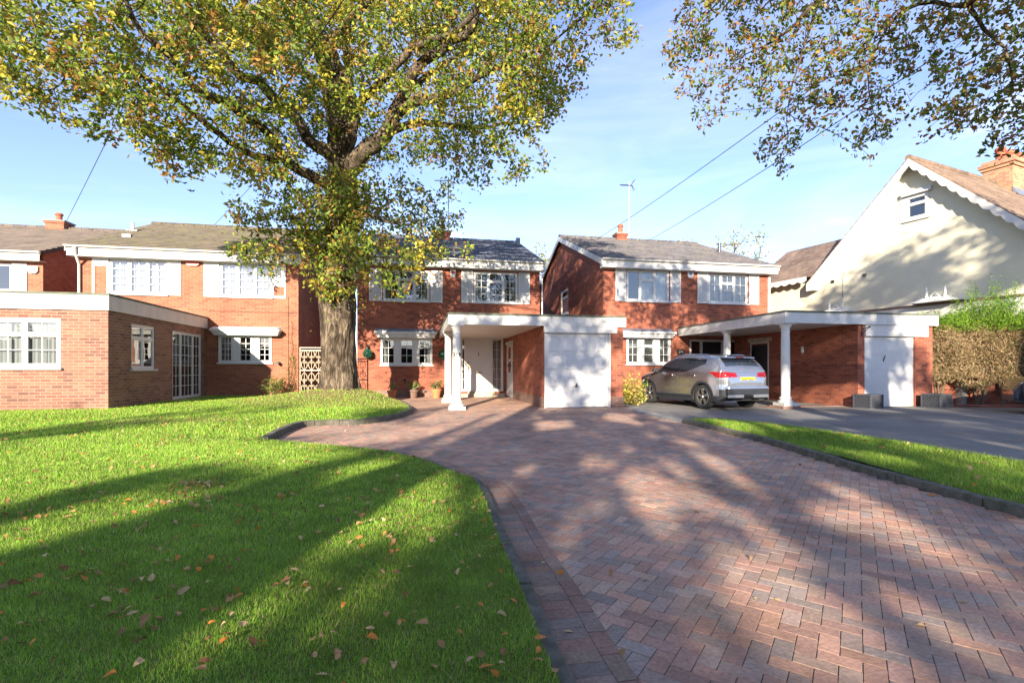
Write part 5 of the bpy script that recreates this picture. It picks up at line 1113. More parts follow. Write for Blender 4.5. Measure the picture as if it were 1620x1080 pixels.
    mb = MB(); mb.box(-2.235, -2.17, -.72, -.18, .36, .45); mb.box(-2.235, -2.17, .18, .72, .36, .45); part('skid_trim', mb, M['alloy'], T, local=True, bevel=.015)
    mb = MB(); mb.box(-2.225, -2.12, -.74, .74, .44, .60); part('rear_bumper', mb, M['cladding'], T, local=True, bevel=.02)
    mb = MB(); mb.hexa([(-2.25, -.70, .60), (-2.13, -.80, .60), (-2.13, .80, .60), (-2.25, .70, .60)], [(-2.22, -.70, .70), (-2.12, -.78, .70), (-2.12, .78, .70), (-2.22, .70, .70)]); part('bumper_top', mb, M[paint], T, local=True, bevel=.03)
    mb = MB(); mb.hexa([(-1.88, -.57, 1.50), (-1.60, -.62, 1.52), (-1.60, .62, 1.52), (-1.88, .57, 1.50)], [(-1.86, -.56, 1.535), (-1.60, -.60, 1.575), (-1.60, .60, 1.575), (-1.86, .56, 1.535)]); part('spoiler', mb, M[paint], T, local=True, bevel=.012)
    mb = MB(); mb.box(-1.90, -1.875, -.13, .13, 1.507, 1.53); part('brake_light', mb, M['lamp_red'], T, local=True)
    mb = MB(); mb.tube([(-2.03, .02, 1.20), (-1.95, -.12, 1.28), (-1.95, -.34, 1.26)], .012, 5); part('rear_wiper', mb, M['cladding'], T, local=True)
    mb = MB(); mb.ico((-1.35, 0, 1.65), .035, 6, 1.1); part('roof_fin', mb, M[paint], T, local=True)
    if plate:
        mb = MB(); mb.box(-2.17, -2.08, -.34, .34, .80, .98); part('plate_recess', mb, M['silver'], T, local=True, bevel=.02)
        mb = MB(); mb.box(-2.182, -2.165, -.26, .26, .835, .945); pl = part('number_plate', mb, M['plate_yellow'], T, local=True)
        tx = text_mesh(plate, .095, .001, .002); mb = MB(); mb.add([Vector((-2.1835-v[2], -v[0]*1.02, .89+v[1])) for v in tx.v], tx.f); part('plate_number', mb, M['black'], pl, local=True)
        mb = MB(); mb.ico((-2.085, 0, 1.06), .04, 8, .8); part('badge', mb, M['chrome'], T, local=True)
    for sg in (1, -1):
        mb = MB(); mb.hexa([(2.02, sg*.50, .66), (1.80, sg*.80, .68), (1.66, sg*.86, .78), (2.05, sg*.50, .74)], [(2.06, sg*.52, .68), (1.86, sg*.83, .70), (1.68, sg*.885, .80), (2.07, sg*.50, .76)]); part('headlight', mb, M['lamp_clear'], T, local=True, bevel=.01)
    return T
fw = Vector((-.141, .990)); make_car((8.9, 14.4, .01), math.atan2(fw.y, fw.x), 'silver', 'grey metallic SUV with yellow rear plate parked beside the carport', 'LX67 NXC')
fw = Vector((-.72, .69)); nose = Vector((15.75, 10.35)); c_ = nose-fw*2.19; make_car((c_.x, c_.y, .01), math.atan2(fw.y, fw.x), 'navy', 'dark blue car nosing in by the brown hedge')
# ---------- trees ----------
m, t, b, o = nt('oak_bark'); g = N(t, 'NewGeometry'); mp = N(t, 'Mapping'); mp.inputs['Scale'].default_value = (1, 1, .22); t.links.new(g.outputs[0], mp.inputs[0])
n1 = noise(t, 13, 6, mp.outputs[0], .7); n1.inputs['Distortion'].default_value = .8; n2 = noise(t, 1.6, 4)
r = ramp(t, n1.outputs[0], [(.34, (.045, .035, .026)), (.5, (.135, .105, .078)), (.66, (.31, .255, .19))]); r2 = ramp(t, n2.outputs[0], [(.5, (0, 0, 0)), (.8, (.5,)*3)])
c = mixc(t, r2.outputs[0], r.outputs[0], (.15, .145, .09)); n5 = noise(t, 2.3, 3); r5 = ramp(t, n5.outputs[0], [(.38, (.45, .43, .42)), (.6, (1.25, 1.22, 1.18))]); c = mixc(t, 1.0, c, r5.outputs[0], 'MULTIPLY'); t.links.new(c, b.inputs['Base Color']); b.inputs['Roughness'].default_value = .95; b.inputs['Specular IOR Level'].default_value = .15; bump(t, b, n1.outputs[0], 1.0, .14); M['bark'] = m
class Tree:
    def __init__(s): s.P = []; s.par = []; s.r = []
    def chain(s, pts, rads, par=-1, step=.35):
        Pc = []; Rc = []
        Q = curve_pts([Vector(p) for p in pts], step); 
        # radius by arclength
        L0 = [0]; 
        for i in range(1, len(pts)): L0.append(L0[-1]+(Vector(pts[i])-Vector(pts[i-1])).length)
        L1 = [0]
        for i in range(1, len(Q)): L1.append(L1[-1]+(Q[i]-Q[i-1]).length)
        L1 = np.array(L1)*(L0[-1]/max(L1[-1], 1e-6)); Rr = np.interp(L1, L0, rads); ids = []
        for q, rr in zip(Q, Rr): s.P.append(np.array(q)); s.par.append(par); s.r.append(float(rr)); par = len(s.P)-1; ids.append(par)
        return ids, [(tuple(q), float(rr)) for q, rr in zip(Q, Rr)]
def colonize(T, att, D=.42, di=5, dk=.62, iters=70, droop=0.0, jit=.18):
    P = list(T.P); n0 = len(P); A = np.asarray(att); A = A.copy(); near = np.zeros(len(A), int); nd = np.full(len(A), 1e9); PA = np.array(P)
    for i in range(0, len(PA), 200):
        d = np.linalg.norm(A[:, None]-PA[None, i:i+200], axis=2); j = d.argmin(1); dm = d[np.arange(len(A)), j]; u = dm < nd; nd[u] = dm[u]; near[u] = j[u]+i
    act = np.ones(len(A), bool)
    for it in range(iters):
        act &= nd > dk
        k = act & (nd < di)
        if not k.any(): 
            k = act & (nd < nd[act].min()+1 if act.any() else act)
            if not k.any(): break
        idx = near[k]; d = (A[k]-np.array(P)[idx]); d /= np.linalg.norm(d, axis=1, keepdims=True)
        uq, inv = np.unique(idx, return_inverse=True); S_ = np.zeros((len(uq), 3)); np.add.at(S_, inv, d); S_ += RNG.normal(0, jit, S_.shape); S_[:, 2] -= droop
        S_ /= np.linalg.norm(S_, axis=1, keepdims=True)+1e-9; new = np.array(P)[uq]+S_*D; st = len(P)
        for q, pa in zip(new, uq): P.append(q); T.P.append(q); T.par.append(int(pa)); T.r.append(0.0)
        dd = np.linalg.norm(A[:, None]-new[None], axis=2) if len(new) < 400 else None
        if dd is None:
            for i in range(0, len(new), 200):
                d2 = np.linalg.norm(A[:, None]-new[None, i:i+200], axis=2); j = d2.argmin(1); dm = d2[np.arange(len(A)), j]; u = dm < nd; nd[u] = dm[u]; near[u] = j[u]+i+st
        else: j = dd.argmin(1); dm = dd[np.arange(len(A)), j]; u = dm < nd; nd[u] = dm[u]; near[u] = j[u]+st
    return n0
def finish(T, n0, root, tip=.007, pw=2.35):
    n = len(T.P); acc = np.zeros(n); kids = np.zeros(n, int)
    for i in range(n-1, -1, -1):
        if acc[i] == 0: acc[i] = tip**pw
        rr = acc[i]**(1/pw)
        if i >= n0: T.r[i] = rr
        p = T.par[i]
        if p >= 0: acc[p] += acc[i]; kids[p] += 1
    P = np.array(T.P); V = []; F = []; o_ = 0
    idx = [i for i in range(n0, n) if T.par[i] >= 0]; R = np.array([T.r[i] for i in idx]); pa = np.array([T.par[i] for i in idx]); Rp = np.minimum(np.array([T.r[j] for j in pa]), R*1.5)
    a = P[pa]; b_ = P[idx]; d = b_-a; L_ = np.linalg.norm(d, axis=1, keepdims=True); d /= L_+1e-9; ref = np.tile([0., 0, 1], (len(d), 1)); ref[np.abs(d[:, 2]) > .9] = (1, 0, 0)
    u = np.cross(d, ref); u /= np.linalg.norm(u, axis=1, keepdims=True); v = np.cross(d, u); k = 5; an = np.arange(k)*2*np.pi/k; cs = np.cos(an)[None, :, None]; sn = np.sin(an)[None, :, None]
    ring = u[:, None]*cs+v[:, None]*sn; A_ = (a-d*.02)[:, None]+ring*Rp[:, None, None]; B_ = b_[:, None]+ring*R[:, None, None]; V = np.concatenate([A_, B_], 1).reshape(-1, 3)
    fl = np.array([(q, (q+1) % k, k+(q+1) % k, k+q) for q in range(k)]); F = (np.arange(len(idx))*2*k)[:, None, None]+fl[None]; F = F.reshape(-1, 4)
    Rm = np.array(INV[root.name]); V = V @ Rm[:3, :3].T+Rm[:3, 3]; np_mesh('branches', V, F, M['bark'], root, smooth=True)
    return P, kids
def foliage(T, n0, kids, P, root, per, spread, size, cols, p, hexa=False, maxr=.02, keep=None, aspect=.55, up=.3, holes=None, bare=None):
    idx = [i for i in range(n0, len(P)) if T.r[i] < maxr]
    if keep is not None: idx = [i for i in idx if keep(P[i])]
    C = []; W = []
    base = P[idx]; cnt = RNG.poisson(per*(1+(kids[idx] == 0)*.9)); C = np.repeat(base, cnt, 0)+RNG.normal(0, spread, (cnt.sum(), 3)); tone = np.repeat(RNG.normal(0, 1, len(idx)), cnt)
    if holes:                                # gaps in the crown where the sun comes through
        gx = C[:, 0]+1.131*C[:, 2]; gy = C[:, 1]+2.985*C[:, 2]; k = np.ones(len(C), bool)
        for h in holes: k &= ~inpoly(gx, gy, h)
        k |= RNG.uniform(0, 1, len(C)) < .012; C = C[k]; tone = tone[k]
    if bare is not None:                      # leaves sit on the outer twigs, the heavy limbs stay bare
        k = np.ones(len(C), bool)
        for q in bare: k &= ~(np.hypot(np.hypot(C[:, 0]-q[0], (C[:, 1]-q[1])*.5), C[:, 2]-q[2]) < .42)
        k |= RNG.uniform(0, 1, len(C)) < .13; C = C[k]; tone = tone[k]
    n = len(C); pc = pal(n, cols, p, .22); sh = (tone > .75) & (RNG.uniform(0, 1, n) < .7)
    pc[sh] = np.array(cols[2])*RNG.uniform(.8, 1.2, (sh.sum(), 1)); sh = (tone < -.9) & (RNG.uniform(0, 1, n) < .6); pc[sh] = np.array(cols[3])*RNG.uniform(.8, 1.2, (sh.sum(), 1))
    leafmesh('foliage', C, size*RNG.uniform(.7, 1.3, n), pc, root, up=up, aspect=aspect, hexa=hexa); return n
def ell(px, py, zc, rx, ry, rz, n, k=0, cr=.5):
    c = np.array(cam(px, py, zc)); m = k or n; v = RNG.normal(0, 1, (m, 3)); v /= np.linalg.norm(v, axis=1, keepdims=True); v *= RNG.uniform(.15, 1, (m, 1))**(1/2.6)
    if k: v = v[RNG.integers(0, k, n)]+RNG.normal(0, 1, (n, 3))*cr*np.array((1, 1, .6))/np.array((rx, ry, rz))*.5
    w_ = v*np.array((rx, ry, rz)); return c+np.stack([w_[:, 0]*CT+w_[:, 1]*ST, -w_[:, 0]*ST+w_[:, 1]*CT, w_[:, 2]], 1)
def bough(mbx, info, n=12, wob=.0):
    pts = [i[0] for i in info]; rr = [i[1] for i in info]; mbx.tube(pts, rr, n)
TREE_STATS = {}
OAKC = [(.17, .25, .035), (.10, .17, .03), (.44, .38, .05), (.34, .19, .05), (.30, .34, .05)]; OAKP = [6, 4, 1.3, 1.0, 4]
def big_oak():
    root = thing('oak_tree', 'large mature oak with spreading limbs and gold-green leaves on the lawn', 'tree', (OAK.x, OAK.y, .45))
    T = Tree(); z0 = 15.0; c_ = lambda l: [cam(*q[:3]) for q in l]; r_ = lambda l: [q[3] for q in l]
    tr = [(536, 622, 15, .60), (536, 600, 15, .53), (535, 570, 15, .505), (535, 520, 15, .50), (534, 480, 15, .495), (535, 430, 15, .47), (538, 370, 15, .44), (541, 320, 15, .43), (541, 270, 15, .43)]
    # trunk: fluted, lumpy surface built ring by ring
    ids, info = T.chain(c_(tr), r_(tr), step=.14); nseg = 72; vs = []
    lum = [(random.uniform(0, 6.28), random.uniform(1.2, 6), random.uniform(.08, .24), random.uniform(.15, .5)) for _ in range(30)]
    for (p, rr) in info:
        hh = p[2]-.5
        for k in range(nseg):
            a = 2*math.pi*k/nseg; fl = 1+.035*math.sin(5*a+hh*.7)+.022*math.sin(9*a-hh*1.1+1)+.016*math.sin(17*a+hh*2)+.012*math.sin(31*a+4*math.sin(hh*1.5))+.03*math.sin(3*a+hh*1.9)+.018*math.sin(hh*6+2*math.sin(a*2))
            if hh < 1.1: fl += (1.1-max(hh, -.1))**2*.13*max(0, math.sin(a*2.5+.6))**2
            for (la, lh, lm, lw) in lum:
                da = (a-la+math.pi) % (2*math.pi)-math.pi; fl += lm*math.exp(-(da/.34)**2-((hh-lh)/lw)**2)
            fl += RNG.normal(0, .011)+.02*math.sin(23*a+3*math.sin(hh*2.3)+hh)
            vs.append((p[0]+math.cos(a)*rr*fl, p[1]+math.sin(a)*rr*fl, p[2]))
    m_ = len(info); mb = MB(); mb.add(vs, [(i*nseg+k, i*nseg+(k+1) % nseg, (i+1)*nseg+(k+1) % nseg, (i+1)*nseg+k) for i in range(m_-1) for k in range(nseg)], True); part('trunk', mb, M['bark'], root)
    lm_ = [  # px, py, forward distance, radius
     [(541, 285, 15, .46), (538, 225, 15, .37), (526, 148, 15.2, .31), (511, 93, 15.2, .27), (480, 30, 15.5, .22), (452, -40, 15.7, .16), (430, -120, 16, .08)],
     [(543, 262, 14.9, .30), (556, 178, 14.6, .23), (526, 93, 14.2, .20), (518, 70, 14, .19), (500, 35, 13.8, .14), (474, -5, 13.5, .11), (460, -60, 13.2, .05)],
     [(519, 72, 14, .15), (548, 35, 13.6, .13), (590, -5, 13.2, .10), (620, -60, 13, .05)],
     [(549, 200, 15.1, .2), (550, 122, 15.8, .19), (548, 63, 16.2, .16), (560, -20, 16.6, .10), (565, -110, 17, .05)],
     [(546, 268, 14.9, .40), (578, 238, 14.5, .29), (607, 215, 14.2, .26), (630, 159, 14, .21), (662, 112, 13.8, .18), (707, 75, 13.6, .15), (748, 41, 13.3, .14), (765, -5, 13, .10), (790, -60, 13, .05)],
     [(553, 180, 14.7, .17), (585, 142, 14.2, .145), (625, 108, 13.7, .13), (652, 76, 13.4, .12), (680, 62, 13, .11), (715, 58, 12.6, .10), (752, 20, 12.2, .08), (775, -30, 12, .04)],
     [(628, 180, 14.1, .2), (660, 167, 13.9, .17), (704, 148, 13.5, .14), (756, 122, 13.1, .10), (807, 100, 12.8, .06), (850, 80, 12.6, .03)],
     [(622, 205, 14.2, .15), (665, 196, 14.6, .12), (696, 194, 14.8, .10), (756, 200, 15, .075), (793, 192, 15.2, .045), (830, 200, 15.2, .02)],
     [(536, 262, 14.8, .3), (515, 241, 14.5, .22), (492, 222, 14.2, .19), (470, 193, 13.8, .175), (440, 163, 13.4, .16), (405, 126, 12.9, .14), (383, 115, 12.6, .13), (333, 70, 12, .11), (290, 27, 11.4, .09), (262, -20, 11, .06), (240, -70, 10.8, .03)],
     [(460, 176, 13.7, .13), (425, 172, 13.8, .11), (390, 172, 13.9, .10), (365, 160, 13.8, .08), (330, 150, 13.8, .04)],
     [(535, 300, 14.9, .26), (507, 289, 14.5, .19), (480, 272, 14.1, .18), (450, 250, 13.7, .165), (425, 212, 13.2, .13), (400, 193, 12.8, .13), (350, 160, 12.1, .12), (310, 138, 11.6, .10), (267, 87, 11, .085), (230, 58, 10.6, .07), (200, 0, 10.2, .05), (185, -50, 10, .03)],
     [(448, 250, 13.7, .13), (415, 247, 13.3, .11), (377, 236, 12.8, .10), (333, 200, 12.3, .085), (283, 160, 11.8, .07), (213, 120, 11.2, .05), (133, 97, 10.6, .03), (70, 80, 10.3, .015)],
     [(525, 148, 15.2, .16), (480, 110, 15.8, .13), (430, 80, 16.4, .10), (370, 50, 17, .06), (310, 20, 17.5, .03)],
     [(636, 150, 14, .12), (690, 110, 15.5, .10), (760, 70, 16.5, .07), (830, 50, 17, .04)],
     [(540, 330, 14.6, .09), (515, 345, 13.9, .06), (480, 345, 13.5, .04), (440, 350, 13.2, .02)],
     [(548, 330, 14.6, .09), (585, 345, 14.0, .06), (620, 350, 13.7, .04), (660, 350, 13.6, .02)],
     [(538, 385, 14.5, .06), (500, 388, 14.0, .035), (450, 385, 13.7, .02)], [(546, 400, 14.5, .06), (590, 405, 14.1, .035), (620, 410, 14, .015)]]
    for l in lm_:
        l2 = []
        for i, q in enumerate(l): l2.append(q if i == 0 else (q[0]+random.gauss(0, 2.5), q[1]+random.gauss(0, 2.5), q[2]+random.gauss(0, .08), q[3]))
        p0 = np.array(cam(*l2[0][:3])); pa = int(np.linalg.norm(np.array(T.P)-p0, axis=1).argmin()); ids, info = T.chain(c_(l2), r_(l2), pa, .22)
        info = [(tuple(Vector(p)+Vector((random.gauss(0, .02), random.gauss(0, .02), random.gauss(0, .02)))), rr*.86*(1+random.gauss(0, .06))) for p, rr in info]
        mb = MB(); bough(mb, info, 14); part('limb', mb, M['bark'], root)
    E = [(70, 50, 10.6, 2.0, 1.7, 1.05, 210), (20, 30, 10.6, 1.5, 1.5, 1.0, 120), (110, 128, 10.8, 1.1, 1.2, .8, 90), (170, 150, 11, 1.0, 1.3, .75, 90), (40, 90, 10.6, .9, 1, .7, 60), (250, 160, 11.4, 1.4, 1.6, 1.1, 150), (210, 60, 11, 2.2, 2, 1.6, 260),
         (330, 200, 12, 1.5, 1.5, 1.35, 170), (290, 225, 11.8, .8, 1, .7, 50), (390, 262, 13, 1.2, 1.3, 1.0, 120), (340, 60, 12, 2.4, 2.2, 2.0, 300), (440, 110, 13, 2.3, 2.4, 2.2, 280), (560, 60, 14, 3.0, 3, 2.6, 330), (640, 20, 14, 3, 3, 2.2, 260),
         (720, 70, 13.4, 2.4, 2.4, 1.9, 290), (840, 60, 13, 1.8, 1.9, 1.6, 220), (900, 20, 12.8, 1.4, 1.6, 1.1, 140), (855, 140, 13, 1.15, 1.4, 1.1, 120), (790, 160, 13.2, 1.5, 1.7, 1.3, 170), (720, 180, 13.6, 1.4, 1.6, 1.2, 130), (665, 235, 14, 1.1, 1.3, .6, 80), (800, 225, 13.2, .95, 1.1, .8, 90), (825, 258, 13.2, .35, .5, .35, 18), (745, 245, 13.3, .7, .8, .5, 40),
         (600, 170, 14.4, 1.8, 1.8, 1.4, 130), (480, 215, 14.2, 1.5, 1.5, 1.1, 110), (430, 300, 14, .9, 1, .7, 70), (460, 345, 14.0, 1.15, .9, 1.0, 190), (540, 320, 14.1, 1.2, .8, 1.0, 170), (620, 330, 14.2, 1.35, .9, 1.0, 220), (655, 375, 14.2, .85, .8, .75, 110), (590, 395, 14.1, .9, .7, .55, 90), (440, 385, 13.9, .85, .7, .55, 100), (515, 390, 13.9, .9, .6, .6, 110), (520, 455, 14.2, .45, .3, .5, 16), (600, 440, 14.1, .5, .5, .3, 14),
         (300, -110, 12.5, 3.5, 3, 1.6, 220), (560, -120, 15, 4.5, 4, 2.4, 330), (800, -80, 14, 2.6, 2.6, 1.5, 150), (400, 0, 17, 3.5, 2.2, 2.5, 180), (760, 0, 17, 3, 2, 2.2, 150)]
    att = np.concatenate([ell(e[0], e[1], e[2]+(.35 if 350 < e[0] < 830 and e[1] < 260 else 0), *e[3:6], int(e[6]*2.5), k=max(4, int(e[3]*e[4]*e[5]*2.3+4)), cr=.62) for e in E]); n0 = colonize(T, att, D=.30, dk=.36, droop=.02)
    P, kids = finish(T, n0, root); n = foliage(T, n0, kids, P, root, 18, .125, .132, OAKC, OAKP, maxr=.016, bare=[q for q, r_2 in zip(T.P[:n0], T.r[:n0]) if r_2 > .055 and q[2] > 6.6])
    TREE_STATS['oak'] = (len(P), n)
    # shoots and leaves hugging the trunk
    C = []
    for (py, n_, lo) in ((330, 900, .5), (380, 1100, .5), (430, 420, .55), (480, 70, .6)):
        a = RNG.uniform(0, 6.28, n_); rr = RNG.uniform(.5, 1.0, n_); q = np.array(cam(539, py, 15)); C.append(np.stack([q[0]+np.cos(a)*rr, q[1]+np.sin(a)*rr, q[2]+RNG.normal(0, .45, n_)], 1))
    C = np.concatenate(C); leafmesh('shoot_foliage', C, .10*RNG.uniform(.7, 1.3, len(C)), pal(len(C), OAKC, [4, 3, 3, 2, 4]), root, aspect=.55)
def overhang():
    bx, by = 8.6, -2.2; root = thing('oak_tree', 'oak hanging brown and green twigs down into the sky above the cream gable', 'tree', (bx, by, 0)); T = Tree()
    ids, info = T.chain([(bx, by, -.1), (bx, by, 1.5), (bx+.1, by+.1, 3.5), (bx, by+.3, 5.5), (bx+.1, by+.5, 8), (bx, by+.4, 11)], [.6, .45, .4, .36, .25, .08]); mb = MB(); bough(mb, info, 20); part('trunk', mb, M['bark'], root)
    c_ = lambda l: [cam(*q[:3]) for q in l]; r_ = lambda l: [q[3] for q in l]; B = Vector((bx, by+.3, 5.2))
    LM_ = [[(B, .22), (cam(1900, -300, 4.5), .15), (cam(1560, -130, 6.5), .09), (cam(1420, -60, 7.6), .06), (cam(1295, 0, 8), .045), (cam(1260, 40, 8.1), .03), (cam(1205, 75, 8.2), .014)],
          [(B, .22), (cam(1950, -200, 4.5), .14), (cam(1640, -60, 6.2), .065), (cam(1530, 8, 7.2), .036), (cam(1455, 5, 7.6), .028), (cam(1410, 35, 7.8), .022), (cam(1380, 90, 7.9), .01)],
          [(cam(1530, 8, 7.2), .04), (cam(1545, 30, 7.1), .028), (cam(1590, 80, 6.9), .02), (cam(1600, 130, 6.9), .012)],
          [(cam(1295, 0, 8), .03), (cam(1275, 60, 8), .02), (cam(1255, 130, 8), .012), (cam(1245, 200, 8), .006)],
          [(cam(1420, -60, 7.6), .04), (cam(1300, -70, 8.3), .03), (cam(1180, -30, 8.6), .018), (cam(1110, 30, 8.7), .01)],
          [(cam(1640, -60, 6.2), .05), (cam(1720, 60, 6.6), .04), (cam(1700, 160, 6.9), .02), (cam(1650, 210, 7), .01)]]
    for l in LM_:
        p0 = np.array(l[0][0]); pa = int(np.linalg.norm(np.array(T.P)-p0, axis=1).argmin()); ids, info = T.chain([q[0] for q in l], [q[1] for q in l], pa, .2)
        info = [(tuple(Vector(p)+Vector((random.gauss(0, .015), random.gauss(0, .015), random.gauss(0, .015)))), rr) for p, rr in info]; mb = MB(); bough(mb, info, 10); part('limb', mb, M['bark'], root)
    E = [(1140, 25, 8.4, .85, .8, .55, 120), (1085, 70, 8.5, .42, .5, .45, 40), (1100, 120, 8.5, .38, .4, .45, 34), (1118, 180, 8.5, .22, .3, .28, 14), (1180, 100, 8.4, .7, .6, .65, 85), (1230, 60, 8.2, .8, .8, .6, 95), (1300, 45, 8, .8, .8, .6, 90), (1245, 150, 8, .55, .5, .5, 55), (1235, 215, 8, .32, .35, .42, 30), (1240, 262, 8, .2, .2, .14, 16), (1215, 235, 8, .25, .3, .3, 26), (1375, 225, 7.9, .3, .3, .25, 26), (1320, 120, 8, .65, .6, .5, 70), (1290, 170, 8, .4, .4, .3, 26),
         (1380, 130, 7.9, .6, .6, .5, 60), (1400, 60, 7.8, .7, .7, .5, 70), (1400, 190, 7.9, .45, .4, .22, 26), (1380, 240, 7.9, .3, .3, .13, 12), (1440, 40, 7.7, .6, .6, .4, 50), (1500, 30, 7.4, .8, .8, .5, 85), (1560, 60, 7.2, .8, .8, .6, 95), (1530, 140, 7.2, .65, .6, .45, 75), (1510, 190, 7.2, .45, .4, .28, 36), (1590, 160, 7, .6, .6, .5, 70), (1600, 225, 7, .35, .4, .2, 26), (1650, 100, 6.8, .8, .8, 1.0, 90),
         (1300, -90, 8, 2.0, 1.2, .9, 160), (1560, -100, 7, 1.6, 1.5, .9, 130)]
    att = np.concatenate([ell(*e[:6], int(e[6]*1.7)) for e in E]); n0 = colonize(T, att, D=.13, dk=.15, di=4, iters=130, droop=.10, jit=.25); P, kids = finish(T, n0, root, tip=.0028, pw=2.3)
    n = foliage(T, n0, kids, P, root, 6.0, .055, .078, [(.13, .20, .035), (.08, .12, .025), (.36, .24, .05), (.26, .12, .045), (.20, .24, .045)], [4.5, 3.5, 1.8, 1.6, 4], hexa=True, maxr=.007, aspect=.5, up=.1)
    TREE_STATS['overhang'] = (len(P), n)
# trees on the street side, behind the viewpoint: they throw the broken shade over lawn, drive and house fronts
SB = Vector((-.379, -1, .335))/.335         # towards the sun, per metre of height
HOLES = [[tuple(atZ(px, py)[:2]) for px, py in q] for q in (
 [(1000, 738), (968, 768), (1008, 792), (1018, 832), (1048, 856), (1084, 838), (1064, 805), (1110, 812), (1180, 835), (1215, 858), (1205, 822), (1130, 790), (1060, 752), (1022, 733)],
 [(915, 722), (950, 716), (985, 733), (950, 746), (922, 742)], [(928, 798), (962, 794), (972, 815), (938, 820)], [(1085, 712), (1130, 718), (1172, 742), (1206, 776), (1200, 795), (1168, 772), (1125, 742)],
 [(1030, 905), (1100, 908), (1150, 868), (1260, 905), (1335, 955), (1385, 995), (1435, 1035), (1470, 1080), (1500, 1110), (1200, 1110), (1172, 1015), (1120, 1035), (1050, 1065), (1040, 1000), (1092, 962), (1048, 935)],
 [(1275, 793), (1350, 790), (1440, 816), (1540, 878), (1630, 920), (1630, 950), (1520, 908), (1430, 862), (1360, 838), (1290, 828)], [(1395, 940), (1440, 950), (1530, 995), (1640, 1055), (1640, 1090), (1560, 1065), (1480, 1015)],
 [(864, 850), (902, 820), (918, 848), (898, 905), (878, 895)], [(430, 692), (520, 668), (640, 668), (700, 648), (810, 646), (800, 662), (740, 672), (690, 690), (600, 697)], [(840, 668), (905, 664), (915, 676), (850, 682)],
 [(1120, 668), (1220, 672), (1240, 690), (1150, 690)], [(1230, 648), (1330, 652), (1340, 664), (1240, 662)], [(1300, 712), (1400, 722), (1420, 745), (1320, 730)], [(960, 652), (1010, 655), (1000, 668), (950, 664)])]
HOLES += [[tuple(atZ(px, py, .15)[:2]) for px, py in q] for q in (
 [(-60, 705), (0, 700), (150, 685), (300, 672), (420, 664), (430, 690), (600, 706), (700, 722), (750, 760), (700, 800), (640, 772), (560, 738), (400, 722), (250, 745), (100, 790), (0, 830), (-60, 845)], [(-60, 650), (170, 648), (330, 632), (450, 626), (330, 650), (150, 668), (-60, 682)],
 [(390, 882), (450, 830), (520, 788), (600, 748), (680, 758), (745, 790), (700, 830), (620, 832), (520, 842), (430, 884)], [(-60, 850), (130, 803), (260, 772), (390, 752), (395, 770), (270, 802), (150, 838), (-60, 895)], [(560, 900), (640, 880), (720, 890), (700, 920), (600, 925)], [(150, 930), (260, 905), (300, 920), (190, 950)])]
HOLES += [[(17, 14.5), (21, 14.5), (25, 24), (19.5, 24)]]
HOLES += [[(-3.2, 16.6), (-1.1, 16.6), (3.4, 29), (.9, 29)]]
_r = random.Random(5)
for _ in range(110):                       # small scattered gaps: flecks of sun
    gx, gy, a_ = _r.uniform(-9, 13), _r.uniform(1, 13), _r.uniform(.05, .17); b_ = a_*_r.uniform(2, 4)
    HOLES.append([(gx+a_*math.cos(q)*.935+b_*math.sin(q)*.354, gy-a_*math.cos(q)*.354+b_*math.sin(q)*.935) for q in [k*math.pi/4 for k in range(8)]])
def shade_tree(base, targets, label, hts, seed, dens=1.0):
    root = thing('street_tree', label, 'tree', base); T = Tree(); bx, by, bz = base
    top_ = max(h for h in hts); ids, info = T.chain([(bx, by, -.1), (bx+.1, by, 2), (bx, by+.2, 4.5), (bx+.2, by, top_+1)], [.5, .4, .32, .08]); mb = MB(); bough(mb, info, 14); part('trunk', mb, M['bark'], root)
    A_ = []
    for (gx, gy, rx, ry, n_, h) in targets:
        c = Vector((gx, gy, 0))+SB*h; m = max(4, int(n_/26)); v = RNG.normal(0, 1, (m, 3)); v /= np.linalg.norm(v, axis=1, keepdims=True); v *= RNG.uniform(.1, 1, (m, 1))**.4; v = v[RNG.integers(0, m, int(n_*dens))]; v = v+RNG.normal(0, 1, v.shape)*np.array([[.34/rx, .45/ry, .8/ry]])*1.0; A_.append(np.array(c)+v*np.array((rx, ry*.8, ry/3.0+.25)))
    att = np.concatenate(A_); gx = att[:, 0]+1.131*att[:, 2]; gy = att[:, 1]+2.985*att[:, 2]; k = np.ones(len(att), bool)
    for h in HOLES: k &= ~inpoly(gx, gy, h)
    att = att[k]; n0 = colonize(T, att, D=.4, dk=.42, di=9, iters=80); P, kids = finish(T, n0, root, tip=.010); n = foliage(T, n0, kids, P, root, 20, .22, .22, OAKC, OAKP, maxr=.026, holes=HOLES); TREE_STATS[label] = (len(P), n)
big_oak(); overhang()
# ---------- street trees and trees beyond the roofs ----------
def far_tree(px, py, zc, r, h, label, n, cols, p, bare=.0):
    c = cam(px, py, zc); root = thing('background_tree', label, 'tree', (c.x, c.y, 0), group='trees beyond the roofs'); T = Tree()
    ids, info = T.chain([(c.x, c.y, -.1), (c.x, c.y, c.z*.4), (c.x+.2, c.y, c.z*.9)], [.4, .3, .1]); mb = MB(); bough(mb, info, 10); part('trunk', mb, M['bark'], root)
    v = RNG.normal(0, 1, (n, 3)); v /= np.linalg.norm(v, axis=1, keepdims=True); v *= RNG.uniform(.1, 1, (n, 1))**.4; att = np.array(c)+v*np.array((r, r, h)); n0 = colonize(T, att, D=.5, dk=.7, di=9, iters=40); P, kids = finish(T, n0, root, tip=.02)
    foliage(T, n0, kids, P, root, 9, .3, .24, cols, p, maxr=.05)
Y1 = [(.34, .36, .10), (.24, .28, .08), (.48, .42, .14), (.40, .30, .14), (.30, .30, .12)]
